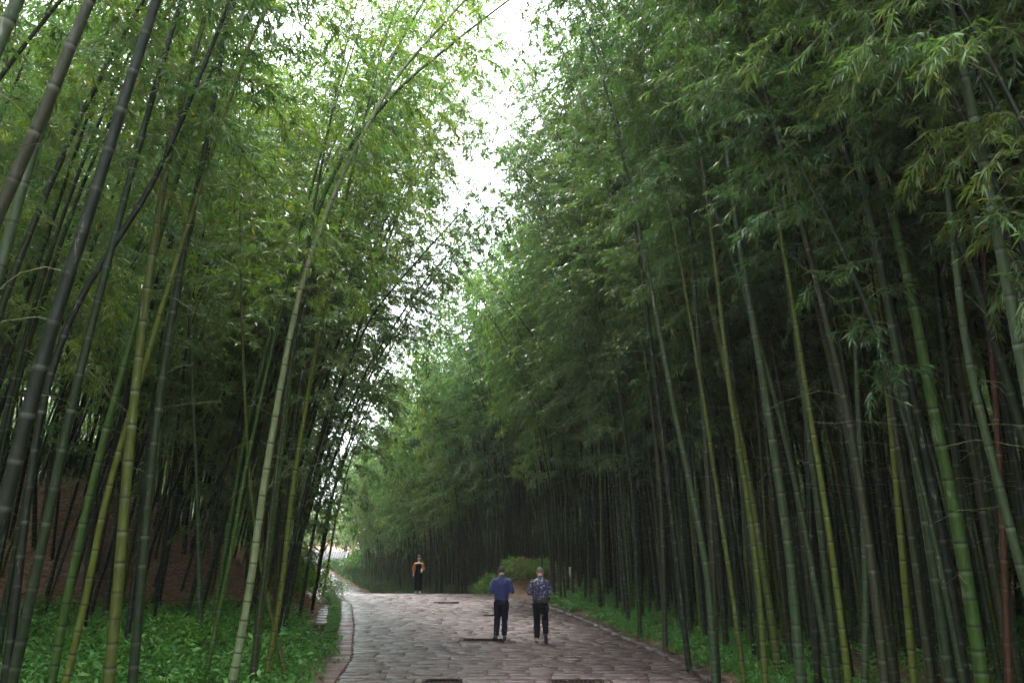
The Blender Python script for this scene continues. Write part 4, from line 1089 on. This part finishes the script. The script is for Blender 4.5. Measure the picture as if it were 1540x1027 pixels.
def hand(wr, di, pn, size=1.0, curl=.5):
    """palm and five fingers; di direction of the hand, pn palm normal"""
    di = Vector(di).normalized(); pn = Vector(pn).normalized(); sd = di.cross(pn).normalized(); pn = sd.cross(di).normalized(); wr = Vector(wr)
    out = [loft([(*(wr - di * .02), .026, .018), (*(wr + di * .02), .034, .017), (*(wr + di * .055), .042, .016), (*(wr + di * .085), .040, .014)])]
    for k, (off, ln) in enumerate(((-.030, .062), (-.010, .074), (.010, .070), (.030, .054))):
        p = wr + di * .08 + sd * off; d = (di + pn * curl * .5).normalized(); q = p + d * ln * .5; d2 = (di + pn * curl * 1.6).normalized(); e_ = q + d2 * ln * .5
        out.append(limb([p, lerp(p, q, .5), q, lerp(q, e_, .6), e_], [.0088, .0085, .0082, .0078, .006]))
    p = wr + di * .02 - sd * .026; q = p + (di * .6 - sd * .9 + pn * .3).normalized() * .035; e_ = q + (di + pn * .5).normalized() * .032
    out.append(limb([p, q, e_], [.012, .011, .008]))
    return out
def shoe(foot, yaw, pitch, mat, sole, parent, L=.27):
    """foot: heel point on the floor"""
    f = fuse('shoe', [loft([(0, -.005, .045, .034, .032), (0, .05, .05, .040, .045), (0, .12, .042, .044, .038), (0, .2, .032, .047, .026), (0, .25, .026, .036, .018)]), limb([(0, .03, .05), (0, .03, .10)], [.043, .04])], .009, 3, mat=mat, parent=parent)
    s = fuse('sole', [loft([(0, -.015, .014, .036, .014), (0, .05, .014, .038, .014), (0, .12, .014, .042, .014), (0, .2, .014, .047, .013), (0, .262, .018, .034, .012)])], .009, 1, mat=sole, parent=f)
    f.location = foot; f.rotation_euler = (pitch, 0, yaw); return f
M_SKIN = simple('skin', (.42, .24, .16), .55, .4, .12, 12)
M_SKINF = simple('fair_skin', (.55, .36, .27), .55, .4, .1, 12)
M_HAIRD = simple('dark_cropped_hair', (.025, .02, .018), .7, .3, .4, 60, .5, 200)
M_HAIRG = simple('shaved_greying_hair', (.10, .085, .075), .8, .3, .35, 60, .4, 200)
M_NAVY = simple('navy_jacket_cloth', (.010, .017, .085), .65, .35, .25, 5, .3, 60, .2)
M_BLACK = simple('black_trouser_cloth', (.006, .006, .009), .9, .1, .3, 6, .2, 60)
M_INK = simple('dark_navy_trouser_cloth', (.007, .008, .016), .9, .1, .3, 6, .2, 60)
M_SHOE = simple('black_shoe', (.015, .014, .015), .45, .5, .2, 10)
M_TAN = simple('tan_shoe', (.33, .22, .12), .6, .4, .2, 10)
M_SOLE = simple('dark_sole', (.02, .02, .024), .7, .3, .2, 30)
M_ORANGE = simple('orange_sleeve_cloth', (.42, .15, .045), .7, .3, .3, 9, .3, 50)
M_WSHOE = simple('white_shoe', (.6, .58, .55), .6, .4, .1, 10)
M_BAG = simple('black_bag_nylon', (.012, .012, .014), .55, .4, .2, 10, .2, 80)
M_PHONE = simple('phone_glass', (.02, .02, .025), .15, .5, .1, 10)
def m_pattern():
    m, N, L, out = newmat('floral_jacket_cloth'); oc = objcoord(N)
    w = N.new('ShaderNodeTexNoise'); w.inputs['Scale'].default_value = 9; L.new(oc, w.inputs[0])
    ad = N.new('ShaderNodeVectorMath'); ad.operation = 'MULTIPLY_ADD'; L.new(w.outputs[1], ad.inputs[0]); ad.inputs[1].default_value = (.16, .16, .16); L.new(oc, ad.inputs[2])
    v = N.new('ShaderNodeTexVoronoi'); v.inputs['Scale'].default_value = 19; v.feature = 'DISTANCE_TO_EDGE'; L.new(ad.outputs[0], v.inputs['Vector'])
    v2 = N.new('ShaderNodeTexVoronoi'); v2.inputs['Scale'].default_value = 11; L.new(ad.outputs[0], v2.inputs['Vector'])
    c = nmix(N, L, nramp(N, L, v.outputs[0], .05, .13), (.42, .40, .50), (.030, .026, .065))
    c = nmix(N, L, nramp(N, L, v2.outputs[0], .30, .36), c, (.022, .02, .05))
    n = nnoise(N, L, 30, 3, oc); c = nmix(N, L, nramp(N, L, n, .55, .62, 0, .6), c, (.30, .28, .40))
    princ(N, L, out, c, .7, .3); return m
M_FLORAL = m_pattern()

def head(z, tilt, turn=0, fy=.0):
    """skull, jaw, nose, brow, lips, chin and ears as lofts, built round (0,fy,z) then tilted forwards"""
    L_ = [loft([(0, .0, -.115, .042, .05), (0, .012, -.075, .060, .068), (0, .01, -.03, .070, .086), (0, 0, .02, .076, .096), (0, -.008, .065, .072, .090), (0, -.012, .10, .045, .060)]),
          loft([(0, .082, .012, .009, .008), (0, .100, -.012, .011, .010), (0, .104, -.028, .014, .012)]),
          loft([(-.02, .078, -.062, .008, .007), (0, .083, -.060, .010, .010), (.02, .078, -.062, .008, .007)]),
          loft([(0, .062, -.098, .024, .018), (0, .068, -.092, .018, .016)])]
    for s in (-1, 1):
        L_.append(loft([(s * .072, -.004, -.032, .012, .010), (s * .080, -.008, -.008, .010, .018), (s * .082, -.012, .018, .009, .018)]))
        L_.append(loft([(s * .045, .082, .024, .008, .006), (s * .015, .091, .026, .008, .006)]))
    R = Euler((-tilt, 0, turn)).to_matrix(); out = []
    for V, F in L_: out.append(([tuple(R @ Vector(v) + Vector((0, fy, z))) for v in V], F))
    return out, R
def face_bits(R, z, fy, par):
    for s in (-1, 1):
        bm = bmesh.new(); bmesh.ops.create_uvsphere(bm, u_segments=10, v_segments=6, radius=.009)
        me = bpy.data.meshes.new('eye'); bm.to_mesh(me); bm.free(); me.materials.append(M_HAIRD)
        o = link('eye', me, par); o.location = R @ Vector((s * .03, .082, .004)) + Vector((0, fy, z))
def hairlofts(R, z, fy, grow, low, fr=0.0):
    secs = [(0, -.030, low, .060 + grow, .062 + grow), (0, -.022, .0, .074 + grow, .078 + grow), (0, -.016 + fr * .3, .04, .077 + grow, .084 + grow), (0, -.012 + fr, .068, .071 + grow, .080 + grow), (0, -.014 + fr, .100, .050 + grow, .060 + grow)]
    V, F = loft(secs); return [([tuple(R @ Vector(v) + Vector((0, fy, z))) for v in V], F)]

def man(name_label, px, py, jacket_mat, trouser_mat, hair_mat, bald, legs, shoes, rz, bag=False, s=1.0, tilt=.5):
    g = on_ground(px, py); p = empty('person', (g[0], g[1], zroad(g[1]) + .006), rz); p.scale = (s, s, s); tag(p, name_label, 'person')
    hz, fy = 1.595, .055
    hd, R = head(hz, tilt, 0, fy); hd = [([tuple((Vector(v) - Vector((0, fy, hz))) * 1.07 + Vector((0, fy, hz))) for v in V], F) for V, F in hd]
    B = hd + [loft([(0, -.01, 1.38, .066, .066), (0, .012, 1.46, .060, .062), (0, .035, 1.53, .058, .062)])]
    B += [loft([(0, 0, .86, .13, .10), (0, 0, .98, .15, .10), (0, 0, 1.15, .14, .09), (0, 0, 1.33, .17, .10), (0, -.005, 1.42, .12, .08)])]
    el = [(-.262, -.045, 1.13), (.262, -.045, 1.13)]; sh = [(-.180, -.01, 1.39), (.185, -.01, 1.39)]; wr = [(-.12, .24, 1.13), (.10, .25, 1.16)]
    for a, b, c in zip(sh, el, wr): B += [limb([a, lerp(a, b, .5), b, lerp(b, c, .3), c], [.052, .045, .038, .038, .026])]
    B += hand(wr[0], (.75, .6, .15), (.3, -.2, 1), curl=.7) + hand(wr[1], (-.75, .6, .15), (-.3, -.2, 1), curl=.7)
    for hip, kn, an in legs: B += [limb([hip, lerp(hip, kn, .5), kn, lerp(kn, an, .3), an], [.08, .07, .052, .053, .034])]
    fuse('body', B, .008, 2, mat=M_SKIN, parent=p)
    face_bits(R, hz, fy, p)
    fuse('hair', hairlofts(R, hz, fy, .014 if not bald else .008, -.045), .007, 2, mat=hair_mat, parent=p)
    # jacket
    J = [loft([(0, -.005, .925, .168, .125), (0, -.005, .97, .185, .138), (0, -.01, 1.08, .190, .140), (0, -.012, 1.22, .198, .138), (0, -.014, 1.32, .205, .130), (0, -.012, 1.385, .185, .112), (0, -.008, 1.425, .140, .095), (0, -.002, 1.455, .095, .084), (0, .005, 1.475, .078, .078)])]
    for a, b, c in zip(sh, el, wr):
        J += [limb([(a[0] * .85, a[1], a[2] + .005), lerp(a, b, .12), lerp(a, b, .45), lerp(a, b, .85), b, lerp(b, c, .2), lerp(b, c, .6), lerp(b, c, .88)], [.062, .070, .066, .064, .066, .063, .055, .042])]
    j = fuse('jacket', J, .010, 5, .022, .10, jacket_mat, p)
    cl = fuse('collar', [loft([(0, .004, 1.455, .079, .080), (0, .012, 1.487, .070, .073), (0, .016, 1.495, .066, .069)])], .008, 2, mat=jacket_mat, parent=j)
    fuse('hem', [loft([(0, -.005, .905, .160, .118), (0, -.005, .93, .168, .126), (0, -.005, .955, .166, .124)])], .01, 2, mat=trouser_mat if not bag else jacket_mat, parent=j)
    T = [loft([(0, 0, .82, .15, .115), (0, -.01, .88, .165, .125), (0, 0, .95, .158, .112)])]
    for hip, kn, an in legs:
        T += [limb([hip, lerp(hip, kn, .35), lerp(hip, kn, .75), kn, lerp(kn, an, .3), lerp(kn, an, .7), lerp(kn, an, .97)], [.103, .098, .085, .079, .078, .070, .064])]
    fuse('trousers', T, .011, 4, .02, .09, trouser_mat, p)
    for sgn, sc in zip((-1, 1), shoes): shoe(sc[0], sc[1], sc[2], sc[3], M_SOLE, p)
    # phone held in front
    V, F = bxv(-.037, .037, -.075, .075, -.004, .004); o = link('phone', mesh_np('phone', V, F, M_PHONE)); 
    o.location = p.location + Vector((0, .36 * s, 1.20 * s)); o.rotation_euler = (rad(35), 0, 0); tag(o, 'dark phone held low in front of the ' + ('man in the patterned jacket' if bag else 'man in the blue jacket'), 'phone')
    if bag:
        bg = empty('waist_bag', p.location + Vector((.115 * s, -.18 * s, .985 * s))); bg.rotation_euler = (0, rad(-14), rad(18)); tag(bg, 'small black waist bag hanging at the right hip of the man in the patterned jacket', 'bag')
        b = fuse('pouch', [loft([(-.10, 0, 0, .065, .035), (-.04, -.01, -.005, .082, .045), (.04, -.01, -.005, .082, .045), (.10, 0, 0, .065, .035)])], .009, 2, .008, .05, M_BAG, bg)
        fuse('strap', [limb([(-.28, .26, .16), (-.2, .03, .12), (-.1, 0, .05)], [.012, .012, .012], .4), limb([(.07, 0, .05), (.12, .08, .12)], [.012, .012], .4)], .006, 1, mat=M_BAG, parent=b)
        V, F = bxv(-.085, .085, -.058, -.052, .028, .034); link('zip', mesh_np('zip', V, F, M_IRON), b)
    return p
L1 = [((-.09, 0, .88), (-.105, .03, .47), (-.125, -.10, .11)), ((.09, 0, .88), (.085, .06, .47), (.07, .02, .09))]
man('man in a plain blue jacket and dark trousers walking away with his head bowed', 754, 962, M_NAVY, M_INK, M_HAIRD, False, L1,
    [((-.128, -.15, .035), .25, -.25, M_SHOE), ((.07, -.03, 0), -.1, 0, M_SHOE)], .04, False, 1.0)
L2 = [((-.09, 0, .88), (-.085, .05, .47), (-.09, .0, .09)), ((.09, 0, .88), (.115, .05, .50), (.12, -.24, .21))]
man('man in a dark floral patterned jacket walking away with his right foot lifted', 813, 966, M_FLORAL, M_BLACK, M_HAIRG, True, L2,
    [((-.092, -.05, 0), .1, 0, M_TAN), ((.122, -.31, .19), -.05, -1.05, M_SHOE)], -.03, True, 1.0, .55)
# the woman
g = on_ground(629, 891); wp = empty('person', (g[0], g[1], zroad(g[1]) + .006), PI - .1); tag(wp, 'woman in a black outfit with orange sleeves walking towards the two men', 'person')
wp.scale = (.95,) * 3
hd, R = head(1.57, .02, 0, .02)
B = hd + [loft([(0, -.01, 1.34, .055, .05), (0, .0, 1.42, .048, .048), (0, .012, 1.50, .047, .05)])]
B += [loft([(0, 0, .84, .13, .10), (0, 0, .98, .13, .09), (0, 0, 1.10, .11, .08), (0, 0, 1.24, .135, .09), (0, 0, 1.34, .15, .075), (0, 0, 1.385, .09, .06)])]
sh = [(-.155, 0, 1.34), (.155, 0, 1.34)]; el = [(-.20, -.02, 1.08), (.235, -.05, 1.09)]; wr = [(-.19, .17, 1.02), (.23, .06, .88)]
for a, b, c in zip(sh, el, wr): B += [limb([a, lerp(a, b, .5), b, lerp(b, c, .3), c], [.045, .038, .033, .032, .022])]
B += hand(wr[0], (.15, .9, .2), (1, 0, 0), curl=.6) + hand(wr[1], (0, .15, -1), (-1, 0, 0), curl=.3)
LW = [((-.08, 0, .86), (-.10, .09, .46), (-.10, .12, .10)), ((.08, 0, .86), (.105, .02, .46), (.115, -.14, .11))]
for hip, kn, an in LW: B += [limb([hip, lerp(hip, kn, .5), kn, lerp(kn, an, .3), an, (an[0], an[1] + .06, an[2] - .06)], [.08, .07, .05, .05, .03, .03])]
fuse('body', B, .008, 2, mat=M_SKINF, parent=wp); face_bits(R, 1.57, .02, wp)
V, F = hairlofts(R, 1.57, .02, .012, -.06, .018)[0]; V2, F2 = loft([(0, -.10, 1.62, .03, .03), (0, -.115, 1.65, .045, .042), (0, -.11, 1.68, .03, .03)])
fuse('hair', [(V, F), (V2, F2)], .008, 2, mat=M_HAIRD, parent=wp)
tp = fuse('top', [loft([(0, 0, .86, .15, .115), (0, 0, .97, .142, .108), (0, .0, 1.10, .125, .095), (0, .005, 1.23, .150, .112), (0, 0, 1.315, .145, .090)]), limb([(-.085, .03, 1.28), (-.08, .01, 1.38), (-.07, -.03, 1.36)], [.02, .014, .014]), limb([(.085, .03, 1.28), (.08, .01, 1.38), (.07, -.03, 1.36)], [.02, .014, .014])], .009, 3, .014, .08, M_BLACK, wp)
for a, b, c in zip(sh, el, wr):
    fuse('sleeve', [limb([lerp(a, b, -.02), lerp(a, b, .3), lerp(a, b, .8), b, lerp(b, c, .35), lerp(b, c, .6)], [.062, .072, .078, .078, .072, .045])], .009, 3, .02, .06, M_ORANGE, wp)
T = [loft([(0, 0, .80, .15, .12), (0, 0, .90, .145, .11), (0, 0, .96, .135, .1)])]
for hip, kn, an in LW: T += [limb([hip, lerp(hip, kn, .4), kn, lerp(kn, an, .4), lerp(kn, an, .80)], [.095, .088, .080, .080, .082])]
fuse('trousers', T, .011, 4, .02, .08, M_BLACK, wp)
shoe((-.10, .09, 0), .05, .12, M_WSHOE, M_SOLE, wp); shoe((.115, -.18, .03), -.05, -.2, M_SHOE, M_SOLE, wp)
M_CUP = simple('white_plastic', (.75, .75, .73), .4, .5, .05, 10)
rot = Matrix.Rotation(PI - .1, 4, 'Z'); hp = wp.location + (rot @ Vector((-.185, .27, 1.03))) * .95
o = empty('bottle', hp); tag(o, 'white bottle held in the hand of the walking woman', 'bottle')
V, F, _ = sweep([(0, 0, -.085), (0, 0, -.08), (0, 0, .04), (0, 0, .07), (0, 0, .085)], [.02, .034, .034, .02, .014], 14); link('bottle_body', mesh_np('bottle_body', V, F, M_CUP, True), o)
V, F, _ = sweep([(0, 0, .084), (0, 0, .087), (0, 0, .103), (0, 0, .107)], [.004, .017, .017, .003], 12); link('cap', mesh_np('cap', V, F, M_WHITE, True), o)

# ------------------------------------------------------------------ damp air
V, F = bxv(-75, 75, -45, 165, -7.5, 32)
hz_ = link('haze', mesh_np('haze', V, F)); hz_['kind'] = 'stuff'; hz_['label'] = 'thin damp mist filling the air of the bamboo avenue'
m = bpy.data.materials.new('mist'); m.use_nodes = True; N = m.node_tree.nodes; N.clear(); out = N.new('ShaderNodeOutputMaterial')
pv = N.new('ShaderNodeVolumePrincipled'); pv.inputs['Color'].default_value = (.93, .97, .95, 1); pv.inputs['Density'].default_value = HAZE; pv.inputs['Anisotropy'].default_value = .3
m.node_tree.links.new(pv.outputs[0], out.inputs['Volume']); hz_.data.materials.append(m)
